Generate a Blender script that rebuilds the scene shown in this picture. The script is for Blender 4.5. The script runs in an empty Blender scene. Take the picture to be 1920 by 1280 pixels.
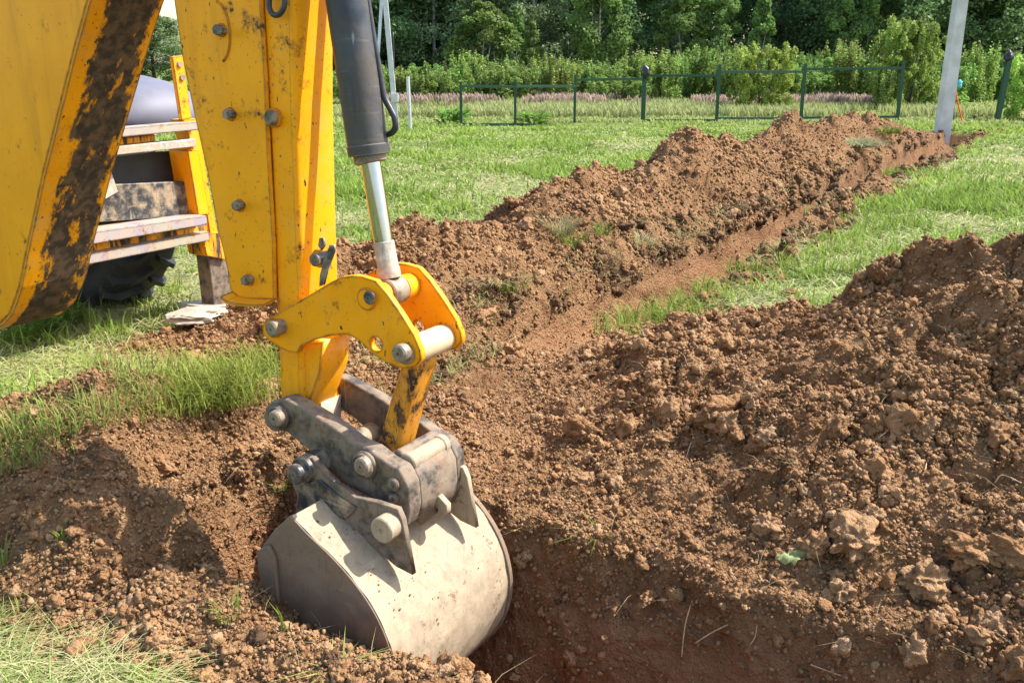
import bpy, bmesh, math, random
import numpy as np
from mathutils import Vector, Matrix, Euler

# ------------------------------------------------------------------ camera, sky, sun
scene = bpy.context.scene
COL = scene.collection
CAM_H = 1.6; PITCH = math.radians(16.4); FPX = 1750.0          # focal length in photo pixels (1920 wide)
cam = bpy.data.cameras.new('camera'); camo = bpy.data.objects.new('camera', cam); COL.objects.link(camo)
camo.location = (0, 0, CAM_H); camo.rotation_euler = (math.radians(90) - PITCH, 0, 0)
cam.sensor_width = 36; cam.lens = 36 * FPX / 1920; cam.clip_end = 2000; cam.clip_start = 0.05
scene.camera = camo
SUN_AZ = math.radians(78); SUN_EL = math.radians(50)           # azimuth clockwise from +Y
w = bpy.data.worlds.new("World"); scene.world = w; w.use_nodes = True
wn = w.node_tree.nodes; wl = w.node_tree.links
sky = wn.new('ShaderNodeTexSky'); sky.sky_type = 'NISHITA'; sky.sun_disc = False
sky.sun_elevation = SUN_EL; sky.sun_rotation = SUN_AZ; sky.air_density = 1.3; sky.dust_density = 2.0
wl.new(sky.outputs[0], wn['Background'].inputs[0]); wn['Background'].inputs[1].default_value = 0.15
sl = bpy.data.lights.new('sun', 'SUN'); sl.energy = 4.2; sl.angle = math.radians(0.5); sl.color = (1.0, 0.96, 0.90)
so = bpy.data.objects.new('sun', sl); COL.objects.link(so)
sd = Vector((math.sin(SUN_AZ) * math.cos(SUN_EL), math.cos(SUN_AZ) * math.cos(SUN_EL), math.sin(SUN_EL)))
so.rotation_euler = sd.to_track_quat('Z', 'Y').to_euler()
scene.view_settings.view_transform = 'Standard'; scene.view_settings.look = 'None'
scene.view_settings.gamma = 1; scene.view_settings.exposure = 1.22
try:
    scene.cycles.max_bounces = 6; scene.cycles.transparent_max_bounces = 4; scene.cycles.use_denoising = True
except Exception:
    pass

rng = np.random.default_rng(7); random.seed(7)
C0 = np.array([0, 0, CAM_H]); FW = np.array([0, math.cos(PITCH), -math.sin(PITCH)]); UP = np.array([0, math.sin(PITCH), math.cos(PITCH)])
AZ = math.radians(31)                                         # the pin axis of the digging arm, and the long trench, run this way
CU, SU = math.cos(AZ), math.sin(AZ)
UV = np.array([SU, CU, 0.]); VV = np.array([-CU, SU, 0.])
def ray(x, y): return FW + np.array([1., 0, 0]) * (x - 960) / FPX - UP * (y - 640) / FPX
def gpt(x, y, z=0.0):
    r = ray(x, y); return C0 + r * ((z - CAM_H) / r[2])
def proj_x(p):
    d = np.array(p) - C0; return 960 + FPX * d[0] / (d @ FW)

# ------------------------------------------------------------------ numpy noise
def _hash(ix, iy, iz, seed):
    h = (ix.astype(np.int64) * 374761393 + iy.astype(np.int64) * 668265263 + iz.astype(np.int64) * 2147483647 + seed * 974634777) & 0xffffffff
    h = ((h ^ (h >> 13)) * 1274126177) & 0xffffffff
    h = ((h ^ (h >> 16)) * 2246822519) & 0xffffffff
    return ((h ^ (h >> 15)) & 0xffffff).astype(np.float32) / 8388607.5 - 1.0
def vnoise(x, y, z=None, seed=0):
    x = np.asarray(x, np.float32); y = np.asarray(y, np.float32)
    ix = np.floor(x); iy = np.floor(y); fx = x - ix; fy = y - iy
    fx = fx * fx * (3 - 2 * fx); fy = fy * fy * (3 - 2 * fy)
    if z is None:
        iz = np.zeros_like(ix)
        a = _hash(ix, iy, iz, seed); b = _hash(ix + 1, iy, iz, seed); c = _hash(ix, iy + 1, iz, seed); d = _hash(ix + 1, iy + 1, iz, seed)
        return (a * (1 - fx) + b * fx) * (1 - fy) + (c * (1 - fx) + d * fx) * fy
    z = np.asarray(z, np.float32); iz = np.floor(z); fz = z - iz; fz = fz * fz * (3 - 2 * fz)
    r = 0
    for k, wk in ((0, 1 - fz), (1, fz)):
        a = _hash(ix, iy, iz + k, seed); b = _hash(ix + 1, iy, iz + k, seed); c = _hash(ix, iy + 1, iz + k, seed); d = _hash(ix + 1, iy + 1, iz + k, seed)
        r = r + wk * ((a * (1 - fx) + b * fx) * (1 - fy) + (c * (1 - fx) + d * fx) * fy)
    return r
def fbm(x, y, sc, octv=3, seed=0, gain=0.5):
    r = 0; a = 1.0; f = 1.0 / sc
    for o in range(octv):
        r = r + a * vnoise(x * f, y * f, seed=seed + o * 17); a *= gain; f *= 2.1
    return r
def sstep(a, b, x):
    t = np.clip((x - a) / (b - a), 0, 1); return t * t * (3 - 2 * t)

# ------------------------------------------------------------------ object helpers
WORLD = {}
def tag(o, label=None, cat=None, group=None, kind=None):
    if label: o['label'] = label
    if cat: o['category'] = cat
    if group: o['group'] = group
    if kind: o['kind'] = kind
    return o
def attach(o, parent):
    if parent is None: return o
    o.parent = parent
    if parent.parent is None: o.location = -Vector(WORLD[parent.name])
    return o
def empty(name, loc):
    o = bpy.data.objects.new(name, None); COL.objects.link(o); o.location = loc; o.empty_display_size = .2
    WORLD[o.name] = Vector(loc); return o
def mesh_obj(name, verts, faces, mat, parent=None, smooth=False):
    me = bpy.data.meshes.new(name); me.from_pydata([tuple(v) for v in verts], [], faces); me.update()
    if smooth: me.polygons.foreach_set('use_smooth', [True] * len(me.polygons))
    if mat: me.materials.append(mat)
    o = bpy.data.objects.new(name, me); COL.objects.link(o)
    WORLD[o.name] = Vector((0, 0, 0))
    return attach(o, parent)
def np_mesh(name, V, loops, starts, totals, mat, col=None, smooth=False, attrs=None):
    me = bpy.data.meshes.new(name)
    me.vertices.add(len(V)); me.vertices.foreach_set('co', np.ascontiguousarray(V, np.float32).ravel())
    me.loops.add(len(loops)); me.loops.foreach_set('vertex_index', np.ascontiguousarray(loops, np.int32))
    me.polygons.add(len(starts)); me.polygons.foreach_set('loop_start', np.ascontiguousarray(starts, np.int32))
    try: me.polygons.foreach_set('loop_total', np.ascontiguousarray(totals, np.int32))
    except Exception: pass
    if smooth: me.polygons.foreach_set('use_smooth', np.ones(len(starts), bool))
    if col is not None:
        a = me.color_attributes.new('Col', 'FLOAT_COLOR', 'POINT')
        c4 = np.ones((len(V), 4), np.float32); c4[:, :3] = col; a.data.foreach_set('color', c4.ravel())
    if attrs:
        for k, d in attrs.items():
            a = me.attributes.new(k, 'FLOAT', 'POINT'); a.data.foreach_set('value', np.ascontiguousarray(d, np.float32).ravel())
    me.update(calc_edges=True); me.validate()
    if mat: me.materials.append(mat)
    o = bpy.data.objects.new(name, me); COL.objects.link(o); WORLD[o.name] = Vector((0, 0, 0)); return o

# ------------------------------------------------------------------ materials
def newmat(name):
    m = bpy.data.materials.new(name); m.use_nodes = True; nt = m.node_tree
    return m, nt, nt.nodes, nt.links, nt.nodes['Principled BSDF']
def mixc(nt, fac, a, b):
    n = nt.nodes.new('ShaderNodeMix'); n.data_type = 'RGBA'
    for sock, val in ((n.inputs[0], fac), (n.inputs[6], a), (n.inputs[7], b)):
        if isinstance(val, (int, float)): sock.default_value = val
        elif isinstance(val, tuple): sock.default_value = (*val, 1) if len(val) == 3 else val
        else: nt.links.new(val, sock)
    return n.outputs[2]
def math_n(nt, op, a, b=0.0, clamp=False):
    n = nt.nodes.new('ShaderNodeMath'); n.operation = op; n.use_clamp = clamp
    for i, val in enumerate((a, b)):
        if isinstance(val, (int, float)): n.inputs[i].default_value = val
        else: nt.links.new(val, n.inputs[i])
    return n.outputs[0]
def noise(nt, scale, detail=4, rough=.6, vec=None, stretch=None, w=0):
    tc = nt.nodes.new('ShaderNodeTexCoord'); src = tc.outputs['Object'] if vec is None else vec
    if stretch or w:
        mp = nt.nodes.new('ShaderNodeMapping'); mp.inputs['Scale'].default_value = stretch or (1, 1, 1)
        mp.inputs['Location'].default_value = (w * 3.1, w * 1.7, w * 2.3)
        nt.links.new(src, mp.inputs['Vector']); src = mp.outputs[0]
    n = nt.nodes.new('ShaderNodeTexNoise'); n.inputs['Scale'].default_value = scale; n.inputs['Detail'].default_value = detail
    n.inputs['Roughness'].default_value = rough; nt.links.new(src, n.inputs['Vector']); return n.outputs['Fac']
def ramp(nt, fac, lo, hi):
    n = nt.nodes.new('ShaderNodeMapRange'); n.inputs[1].default_value = lo; n.inputs[2].default_value = hi
    n.interpolation_type = 'SMOOTHSTEP'; nt.links.new(fac, n.inputs[0]); return n.outputs[0]
def bump(nt, h, strength, dist, bsdf, normal=None):
    n = nt.nodes.new('ShaderNodeBump'); n.inputs['Strength'].default_value = strength; n.inputs['Distance'].default_value = dist
    nt.links.new(h, n.inputs['Height'])
    if normal: nt.links.new(normal, n.inputs['Normal'])
    nt.links.new(n.outputs[0], bsdf.inputs['Normal']); return n.outputs[0]
def edge_mask(nt, rad=.014):
    b = nt.nodes.new('ShaderNodeBevel'); b.samples = 4; b.inputs['Radius'].default_value = rad
    g = nt.nodes.new('ShaderNodeNewGeometry')
    d = nt.nodes.new('ShaderNodeVectorMath'); d.operation = 'DOT_PRODUCT'
    nt.links.new(b.outputs[0], d.inputs[0]); nt.links.new(g.outputs['Normal'], d.inputs[1])
    return math_n(nt, 'SUBTRACT', 1.0, d.outputs['Value'])

def paint(name, wear=.5, chipc=(.17, .07, .028), edge=True, stretch=(1, 1, 1), base=(.93, .372, .003), dark=(.035, .028, .022), dust=.08, w=0, rough=.42, big=(.58, .66), bsc=9):
    m, nt, N, L, B = newmat(name)
    tone = noise(nt, 3, 4, .6, w=w)
    lo_ = big[0] + .14 - .22 * wear; hi_ = big[1] + .10 - .22 * wear
    if bsc < 9: lo_, hi_ = big
    ac = nt.nodes.new('ShaderNodeAttribute'); ac.attribute_name = 'rub'; rub = ac.outputs['Fac']
    c = mixc(nt, ramp(nt, tone, .3, .7), base, (base[0] * .90, base[1] * .86, base[2] * 1.2))
    # dusty film
    c = mixc(nt, math_n(nt, 'MULTIPLY', ramp(nt, noise(nt, 7, 6, .7, w=w + 2), .45, .8), dust * 2), c, (.50, .34, .14))
    c = mixc(nt, math_n(nt, 'MULTIPLY', ramp(nt, noise(nt, 5, 6, .7, stretch=(2, 2, .22), w=w + 13), .50, .72), .38), c, (base[0] * .55, base[1] * .5, base[2] * 2))
    # chips: small specks plus big rubbed patches
    sp = math_n(nt, 'MAXIMUM', ramp(nt, noise(nt, 46, 3, .65, stretch=(1, 1, .45), w=w + 1), .728 - .08 * wear, .742 - .08 * wear), ramp(nt, noise(nt, 120, 2, .6, stretch=stretch, w=w + 8), .725 - .05 * wear, .74 - .05 * wear))
    bg = ramp(nt, math_n(nt, 'ADD', noise(nt, bsc, 9, .74, stretch=stretch, w=w + 5), rub if bsc < 9 else 0.0), lo_, hi_)
    mask = math_n(nt, 'MAXIMUM', sp, bg)
    halo = ramp(nt, math_n(nt, 'ADD', noise(nt, bsc, 9, .74, stretch=stretch, w=w + 5), rub if bsc < 9 else 0.0), lo_ - .075, hi_)
    c = mixc(nt, math_n(nt, 'MULTIPLY', halo, .8), c, (.30, .125, .018))
    if edge:
        e = edge_mask(nt); e = math_n(nt, 'ADD', e, math_n(nt, 'MULTIPLY', math_n(nt, 'SUBTRACT', noise(nt, 30, 4, .6, w=w), .5), .22))
        mask = math_n(nt, 'MAXIMUM', mask, ramp(nt, e, .03, .07))
    chip = mixc(nt, ramp(nt, noise(nt, 25, 4, .6, w=w + 7), .4, .65), dark, chipc)
    c = mixc(nt, mask, c, chip); L.new(c, B.inputs['Base Color'])
    r = mixc(nt, mask, (rough,) * 3, (.75,) * 3); L.new(r, B.inputs['Roughness'])
    B.inputs['Specular IOR Level'].default_value = .2
    h = math_n(nt, 'SUBTRACT', math_n(nt, 'MULTIPLY', noise(nt, 14, 5, .5, w=w), .6), math_n(nt, 'MULTIPLY', mask, .35))
    bump(nt, h, .25, .004, B); return m
def metal(name, base, dusty=(.42, .32, .21), dust=.5, rough=.55, met=.3, sc=9, w=0, sharp=.12, edge=True, mud=0.):
    m, nt, N, L, B = newmat(name)
    k = ramp(nt, noise(nt, sc, 7, .68, w=w), .62 - .3 * dust - sharp, .62 - .3 * dust + sharp)
    c = mixc(nt, ramp(nt, noise(nt, sc * 3, 4, .6, w=w + 3), .35, .7), base, tuple(x * 1.7 for x in base))
    c = mixc(nt, k, c, dusty)
    scr = ramp(nt, noise(nt, 30, 3, .5, stretch=(1, 1, .12), w=w + 4), .66, .72)
    c = mixc(nt, math_n(nt, 'MULTIPLY', scr, .5), c, (.42, .38, .33))
    for st_, w2 in (((14, 1, 1), 1), ((1, 1, 11), 2), ((6, 9, 1), 3)):
        c = mixc(nt, math_n(nt, 'MULTIPLY', ramp(nt, noise(nt, 6, 3, .55, stretch=st_, w=w + w2 * 5), .64, .70), .38), c, tuple(x * .45 for x in dusty) if w2 != 2 else tuple(min(1, x * 1.35) for x in dusty))
    c = mixc(nt, math_n(nt, 'MULTIPLY', ramp(nt, noise(nt, 85, 3, .6, w=w + 11), .6, .68), .5), c, tuple(x * .5 for x in dusty))
    if edge: c = mixc(nt, ramp(nt, edge_mask(nt, .004), .05, .2), c, (.40, .35, .29))
    if mud: c = mixc(nt, ramp(nt, noise(nt, 8, 10, .78, w=w + 21), .66 - mud * .1, .69 - mud * .1), c, (.21, .125, .068))
    L.new(c, B.inputs['Base Color']); B.inputs['Metallic'].default_value = met
    L.new(mixc(nt, k, (rough,) * 3, (.9,) * 3), B.inputs['Roughness'])
    bump(nt, math_n(nt, 'ADD', noise(nt, sc * 2.5, 6, .6, w=w), math_n(nt, 'MULTIPLY', k, .4)), .35, .005, B); return m
def plain(name, base, rough=.6, met=0., var=.25, sc=12, bmp=.2, bd=.003):
    m, nt, N, L, B = newmat(name)
    n_ = noise(nt, sc, 5, .6)
    L.new(mixc(nt, ramp(nt, n_, .3, .7), tuple(x * (1 - var) for x in base), tuple(min(1, x * (1 + var)) for x in base)), B.inputs['Base Color'])
    B.inputs['Roughness'].default_value = rough; B.inputs['Metallic'].default_value = met
    if bmp: bump(nt, noise(nt, sc * 3, 5, .6), bmp, bd, B)
    return m
def foliage(name, tint=(1, 1, 1), trans=.35):
    m, nt, N, L, B = newmat(name)
    a = N.new('ShaderNodeAttribute'); a.attribute_name = 'Col'
    oi = N.new('ShaderNodeObjectInfo')
    c = mixc(nt, 1.0, a.outputs['Color'], tint); c.node.blend_type = 'MULTIPLY'
    hv = N.new('ShaderNodeHueSaturation'); L.new(c, hv.inputs['Color'])
    L.new(math_n(nt, 'ADD', math_n(nt, 'MULTIPLY', oi.outputs['Random'], .035), .482), hv.inputs['Hue'])
    L.new(math_n(nt, 'ADD', math_n(nt, 'MULTIPLY', oi.outputs['Random'], .4), .8), hv.inputs['Value'])
    L.new(hv.outputs[0], B.inputs['Base Color']); B.inputs['Roughness'].default_value = .6; B.inputs['Specular IOR Level'].default_value = .18
    t = N.new('ShaderNodeBsdfTranslucent'); ms = N.new('ShaderNodeMixShader'); ms.inputs[0].default_value = trans
    L.new(hv.outputs[0], t.inputs['Color'])
    L.new(B.outputs[0], ms.inputs[1]); L.new(t.outputs[0], ms.inputs[2]); L.new(ms.outputs[0], N['Material Output'].inputs['Surface'])
    return m
def soil_nodes(nt):
    big = noise(nt, 1.7, 5, .6); mid = noise(nt, 14, 6, .65); fine = noise(nt, 90, 5, .7)
    c = mixc(nt, ramp(nt, big, .35, .68), (.212, .109, .048), (.310, .168, .078))
    c = mixc(nt, ramp(nt, mid, .42, .70), c, (.365, .212, .106))
    c = mixc(nt, ramp(nt, noise(nt, 33, 4, .6, w=3), .60, .72), c, (.115, .058, .031))
    # damp reddish subsoil below the turf, colour lightened to brighten the shaded trench wall
    g = nt.nodes.new('ShaderNodeNewGeometry'); sx = nt.nodes.new('ShaderNodeSeparateXYZ'); nt.links.new(g.outputs['Position'], sx.inputs[0])
    c = mixc(nt, math_n(nt, 'MULTIPLY', ramp(nt, sx.outputs[2], -.04, -.35), .75), c, (.35, .178, .090))
    h = math_n(nt, 'ADD', math_n(nt, 'MULTIPLY', mid, 1.0), math_n(nt, 'MULTIPLY', fine, .8))
    for sc_, am in ((48, -1.1), (120, -.6)):
        vo = nt.nodes.new('ShaderNodeTexVoronoi'); vo.inputs['Scale'].default_value = sc_; vo.inputs['Randomness'].default_value = 1
        tc = nt.nodes.new('ShaderNodeTexCoord'); nt.links.new(tc.outputs['Object'], vo.inputs['Vector'])
        h = math_n(nt, 'ADD', h, math_n(nt, 'MULTIPLY', vo.outputs['Distance'], am))
    h = math_n(nt, 'ADD', h, math_n(nt, 'MULTIPLY', noise(nt, 260, 3, .6), .35))
    return c, h
def soil_mat():
    m, nt, N, L, B = newmat('soil'); c, h = soil_nodes(nt); tn = N.new('ShaderNodeAttribute'); tn.attribute_name = 'tone'
    c = mixc(nt, ramp(nt, tn.outputs['Fac'], .0, 1.0), c, (.37, .228, .122)); c = mixc(nt, ramp(nt, tn.outputs['Fac'], -.2, -1.0), c, (.10, .058, .033)); L.new(c, B.inputs['Base Color'])
    B.inputs['Roughness'].default_value = .95; B.inputs['Specular IOR Level'].default_value = .12; bump(nt, h, .8, .012, B); return m
def ground_mat():
    m, nt, N, L, B = newmat('ground'); c, h = soil_nodes(nt)
    a = N.new('ShaderNodeAttribute'); a.attribute_name = 'soil'
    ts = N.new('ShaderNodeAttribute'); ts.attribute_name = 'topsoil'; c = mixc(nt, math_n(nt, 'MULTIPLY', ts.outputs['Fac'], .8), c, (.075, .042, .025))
    d = N.new('ShaderNodeAttribute'); d.attribute_name = 'dry'
    gr = mixc(nt, ramp(nt, noise(nt, 2.2, 6, .65), .35, .65), (.19, .25, .055), (.28, .34, .085))
    gr = mixc(nt, ramp(nt, noise(nt, .35, 4, .6), .4, .7), gr, (.18, .26, .06))
    gr = mixc(nt, ramp(nt, noise(nt, 22, 5, .7), .45, .62), gr, (.07, .085, .025))
    gr = mixc(nt, d.outputs['Fac'], gr, (.36, .31, .17))
    k = math_n(nt, 'ADD', a.outputs['Fac'], math_n(nt, 'MULTIPLY', math_n(nt, 'SUBTRACT', noise(nt, 18, 5, .7), .5), .5))
    L.new(mixc(nt, ramp(nt, k, .42, .55), gr, c), B.inputs['Base Color'])
    B.inputs['Roughness'].default_value = .95; B.inputs['Specular IOR Level'].default_value = .12; bump(nt, h, 1.0, .022, B); return m

M_soil = soil_mat(); M_ground = ground_mat()
M_yel = paint('yellow_paint', .55, w=0, big=(.62, .68))
M_yel2 = paint('yellow_paint_boom', .2, w=3, dust=.02)
M_yel3 = paint('yellow_paint_scuffed', .62, w=6, dust=.2, big=(.63, .69))
M_worn = paint('rubbed_yellow_plate', 1.0, chipc=(.135, .085, .050), stretch=(2.2, 2.2, .26), w=9, big=(.51, .54), bsc=5, dust=.3, dark=(.050, .036, .026), rough=.5)
M_link = paint('yellow_paint_link', .9, w=12, stretch=(1, 1, .5), dust=.25, big=(.60, .655), bsc=10, base=(.70, .30, .02))
M_dustytube = paint('dusty_tube', .5, w=15, base=(.62, .46, .24), dust=.45)
M_black = metal('blackened_steel', (.035, .037, .042), dust=.22, rough=.42, met=.5, w=1)
M_cyl = metal('cylinder_black', (.026, .030, .038), dusty=(.10, .085, .07), dust=.30, rough=.33, met=.35, sc=6, w=2, sharp=.2)
M_hitch = metal('hitch_steel', (.055, .046, .040), dusty=(.26, .195, .135), dust=.50, rough=.5, met=.35, mud=.8, w=4, sharp=.12, sc=14)
M_bucket = metal('bucket_steel', (.16, .122, .085), dusty=(.41, .315, .205), dust=.70, rough=.6, met=.1, mud=.7, sc=13, w=5, sharp=.3)  # dust colour raised so the shell reads as sunlit
M_bside_shaded = metal('bucket_side_shaded_steel', (.12, .095, .07), dusty=(.23, .155, .095), dust=.62, rough=.6, met=.15, mud=1.0, sc=5, w=8, sharp=.25)  # muddier bucket steel, colour darkened for the shade on the bucket side
M_pin = metal('pin_steel', (.16, .13, .10), dusty=(.36, .28, .20), dust=.45, rough=.45, met=.5, sc=20, w=6)
M_chrome = plain('chrome_rod', (.40, .41, .43), .05, 1.0, .04, 40, 0)
M_rodend = metal('rod_end_steel', (.34, .31, .27), dusty=(.42, .35, .26), dust=.5, rough=.45, met=.4, sc=14, w=9)
M_rubber = plain('rubber', (.018, .018, .019), .75, 0, .4, 9, .4, .004)
M_hose = plain('hose_rubber', (.028, .028, .032), .45, 0, .35, 60, .3, .001)
M_bar = paint('dusty_frame_bar', .55, w=18, base=(.36, .33, .24), dust=.42)
M_plast = plain('black_plastic', (.014, .014, .015), .6, 0, .4, 6, .15, .004)
M_fender = plain('grey_fender', (.12, .12, .155), .6, 0, .12, 4, .1, .004)
M_conc = plain('pole_concrete', (.54, .53, .51), .85, 0, .14, 3, .35, .006)
M_green = plain('green_fence_paint', (.006, .055, .027), .4, 0, .15, 8, .1)
M_greensheet = plain('green_sheet', (.010, .060, .042), .45, 0, .1, 3, .1)
M_galv = plain('galvanised', (.52, .54, .57), .4, .5, .12, 6, .1)
M_bag = plain('black_bag', (.012, .012, .02), .25, 0, .3, 12, .5, .01)
M_orange = plain('orange_strap', (.75, .14, .03), .6, 0, .1)
M_cyan = plain('blue_cloth', (.10, .42, .48), .7, 0, .15)
M_bark = plain('bark', (.085, .065, .05), .9, 0, .35, 9, .5, .02)
M_birch = plain('birch_bark', (.26, .25, .23), .8, 0, .45, 5, .3, .01)
M_leaf = foliage('leaves'); M_grass = foliage('grass_blades', trans=.4)
M_stone = plain('pale_stone', (.36, .31, .24), .9, 0, .2, 14, .6, .008)
M_root = plain('dry_root', (.46, .33, .19), .8, 0, .3, 30, .2)

# ------------------------------------------------------------------ the ground, one sheet
def axis(parts):
    out = []
    for a, b, n in parts: out.append(np.linspace(a, b, n, endpoint=False))
    return np.unique(np.concatenate(out))
def grow(a, b, k, s0):
    out = [a]; 
    while out[-1] < b: out.append(out[-1] + max(s0, k * abs(out[-1] - a) + s0))
    return np.array(out)
def ugrow(a, b, k):
    out = [a]
    while out[-1] < b: out.append(out[-1] * (1 + k))
    return np.array(out)
T1A, T1B = 1.86, 2.68            # near and far lip of the short trench (across u)
T2A, T2B = 2.34, 2.98            # right and left lip of the long trench (across v)
us = np.unique(np.round(np.concatenate([-grow(0, 60, .35, .4)[::-1] + .6, axis([(.6, 1.3, 25), (1.3, T1A - .02, 52), (T1A - .02, T1A + .09, 30), (T1A + .09, T1B - .19, 44),
      (T1B - .19, T1B + .06, 125), (T1B + .06, 4.7, 190)]), ugrow(4.7, 34, .0042), ugrow(34, 600, .03)]), 5))
vs = np.unique(np.round(np.concatenate([-grow(1.9, 500, .045, .012)[::-1], axis([(-1.9, T2A - .05, 385), (T2A - .05, T2A + .04, 18), (T2A + .04, T2B - .04, 50), (T2B - .04, T2B + .12, 44),
      (T2B + .08, 4.9, 170)]), grow(4.9, 500, .03, .013)]), 5))
Ug, Vg = np.meshgrid(us, vs, indexing='ij')
def interp(x, pts):
    p = sorted(pts); return np.interp(x, [a for a, _ in p], [b for _, b in p])
def surface(U, V):
    wob = fbm(U, V, .55, 3, 3) * .10; wob2 = fbm(U, V, .16, 2, 8) * .03
    z = fbm(U, V, 2.5, 2, 1) * .02
    soil = np.zeros_like(U)
    # long heap along the far trench
    h1 = interp(U, [(2.9, 0), (3.5, .12), (4.2, .42), (4.8, .60), (5.3, .80), (5.7, .56), (6.2, .42), (6.7, .70), (7.2, .86), (8.0, .72), (9.0, .60), (9.8, .70), (10.8, .96), (11.8, .74), (12.6, .66), (14.3, .92), (16, .80), (18, .82), (20, .72), (22, .52), (24, .25), (25.5, .05), (26.5, 0)])
    c1 = 3.80 + fbm(U, V * 0, 2.0, 2, 5) * .10
    d1 = V - c1; wr, wlft = 0.90, 1.05
    p1r = np.where(d1 < 0, 1 + d1 / wr, 1 - d1 / wlft); p1 = np.clip(p1r, 0, 1)
    rough1 = fbm(U, V, .42, 4, 21)
    H1 = h1 * (p1 * (1.12 - .24 * p1)) * (1 + .18 * rough1) + np.where(p1 > 0, .05 * rough1 * sstep(0, .3, p1), 0)
    m1 = sstep(-.02, .1, p1r + wob * .6) * sstep(2.9, 3.4, U + wob) * (1 - sstep(25, 26.2, U))
    H1 = H1 * m1
    soil = np.maximum(soil, m1)
    # broad heap beside the short trench
    h2 = interp(-V, [(-2.6, 0), (-2.2, .05), (-1.8, .26), (-1.45, .56), (-1.25, .52), (-1.0, .56), (-.8, .72), (-.4, .86), (0, .97), (.6, 1.05), (2, 1.1), (6, .9), (9, 0)])
    cu = interp(-V, [(-2.6, 3.9), (-1.4, 4.45), (0, 4.35), (4, 4.3)])
    d2 = U - cu
    pr = np.where(d2 < 0, np.clip((U - T1B - .10) / (cu - T1B - .10), 0, 1) ** .92, np.clip(1 - d2 / 1.05, 0, 1))
    rough2 = fbm(U, V, .5, 4, 31)
    H2 = h2 * pr * (1 + .13 * rough2) + .06 * rough2 * sstep(0, .25, pr) * (h2 > .02)
    m2 = sstep(T1B - .15, T1B - .1, U) * sstep(0.0, .1, 1.12 - d2 + wob) * sstep(2.75, 2.55, V + wob)
    H2 = H2 * m2; soil = np.maximum(soil, m2)
    # spill between heaps
    ms = sstep(T1B - .1, T1B, U) * (1 - sstep(5.9, 6.6, U + wob * 2)) * sstep(1.75, 2.05, V + wob + (U - 4) * .05 * 0) * (1 - sstep(3.3, 3.6, V))
    soil = np.maximum(soil, ms)
    # trench shoulders
    msh = sstep(T2A - .42, T2A - .2, V + wob * 2.2) * (1 - sstep(3.4, 3.6, V)) * sstep(5, 5.4, U) * (1 - sstep(26.4, 27.2, U))
    soil = np.maximum(soil, msh)
    lump = np.clip(fbm(U, V, .6, 3, 41) - .05, 0, 1)
    SH = lump * .28 * msh * (1 - sstep(T2A - .06, T2A, V)) * sstep(6.5, 7.5, U)
    # near bank round the digging end
    bank_in = (1 - sstep(3.95, 4.35, V + wob * 3)) * sstep(.1, .8, V)
    front = interp(V, [(0, 1.0), (1.0, 1.2), (1.9, 1.28), (2.7, 1.20), (3.4, 1.38), (4.2, 2.0)])
    back = interp(V, [(0, 3.3), (2.4, 3.35), (3.0, 3.28), (3.4, 3.12), (3.8, 2.75), (4.2, 2.25)])
    mb = bank_in * sstep(-.10, .05, U - front + wob * 1.4) * (1 - sstep(-.05, .12, U - back + wob))
    prof = np.clip((U - front) / .35, 0, 1) * np.clip((back + .1 - U) / .5, 0, 1)
    rough3 = fbm(U, V, .33, 4, 51)
    lowf = sstep(1.9, 2.5, V)
    B = mb * (np.clip(prof, 0, 1) * (.02 + .13 * lowf + (.03 + .07 * lowf) * rough3) + .025 * rough3 + .01)
    lip = -.13 * sstep(1.62, 1.86, U) * (1 - sstep(2.2, 2.5, V)) * sstep(T1B, T1B - .2, U)
    B = B + mb * (-.14 * sstep(3.3, 2.7, V) * sstep(1.86, 2.1, U) * (1 - sstep(2.7, 2.9, U)) + .07 * np.exp(-((V - 3.2) ** 2 + (U - 2.0) ** 2) / .12))
    soil = np.maximum(soil, mb)
    nearstrip = sstep(1.25, 1.4, U + wob) * (1 - sstep(T1B - .1, T1B, U)) * (1 - sstep(2.6, 2.8, V))
    soil = np.maximum(soil, nearstrip * sstep(-6, -5, V))
    cr = 1 - np.abs(fbm(U, V, .38, 3, 171)); cr2 = 1 - np.abs(fbm(U, V, .17, 3, 172)); heapm = np.clip(np.maximum(H1, H2) * 5, 0, 1)
    z = z + np.maximum(np.maximum(H1, H2), B) + SH + lip - heapm * (.055 * np.clip(cr - .78, 0, 1) / .22 + .028 * np.clip(cr2 - .75, 0, 1) / .25)
    # cut the trenches
    endv = 2.50 + .14 * sstep(2.1, 2.4, U) + fbm(U, V, .3, 3, 61) * .14
    t1 = sstep(T1A, T1A + .06, U) * (1 - (1 - (1 - np.clip((U - T1B + .17) / .20, 0, 1)) ** 1.7)) * (1 - sstep(-.16, .10, V - endv))
    z1 = -.85 + .04 * fbm(U, V, .3, 2, 71)
    z = z * (1 - t1) + t1 * z1
    dep = interp(U, [(2.5, .05), (3.5, .10), (4.8, .10), (5.6, .26), (6.6, .48), (9, .60), (24, .55), (26.6, .5), (27, 0)])
    t2 = sstep(T2A - .04, T2A + .03, V) * (1 - sstep(T2B - .03, T2B + .08, V)) * sstep(T1B, T1B + .3, U) * (1 - sstep(26.6, 26.9, U))
    z = z * (1 - t2) + t2 * (np.minimum(z, .1) * .3 - dep * (1 + .1 * fbm(U, V, .4, 2, 81)))
    return z, np.clip(soil, 0, 1), t1, t2, np.clip(H1 * 3, 0, 1), np.clip(H2 * 3, 0, 1)
Zg, Sg, T1g, T2g, _, _ = surface(Ug, Vg)
X = SU * Ug - CU * Vg; Y = CU * Ug + SU * Vg
near = np.clip(1 - np.hypot(X, Y) / 45, 0, 1) * Sg
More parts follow.
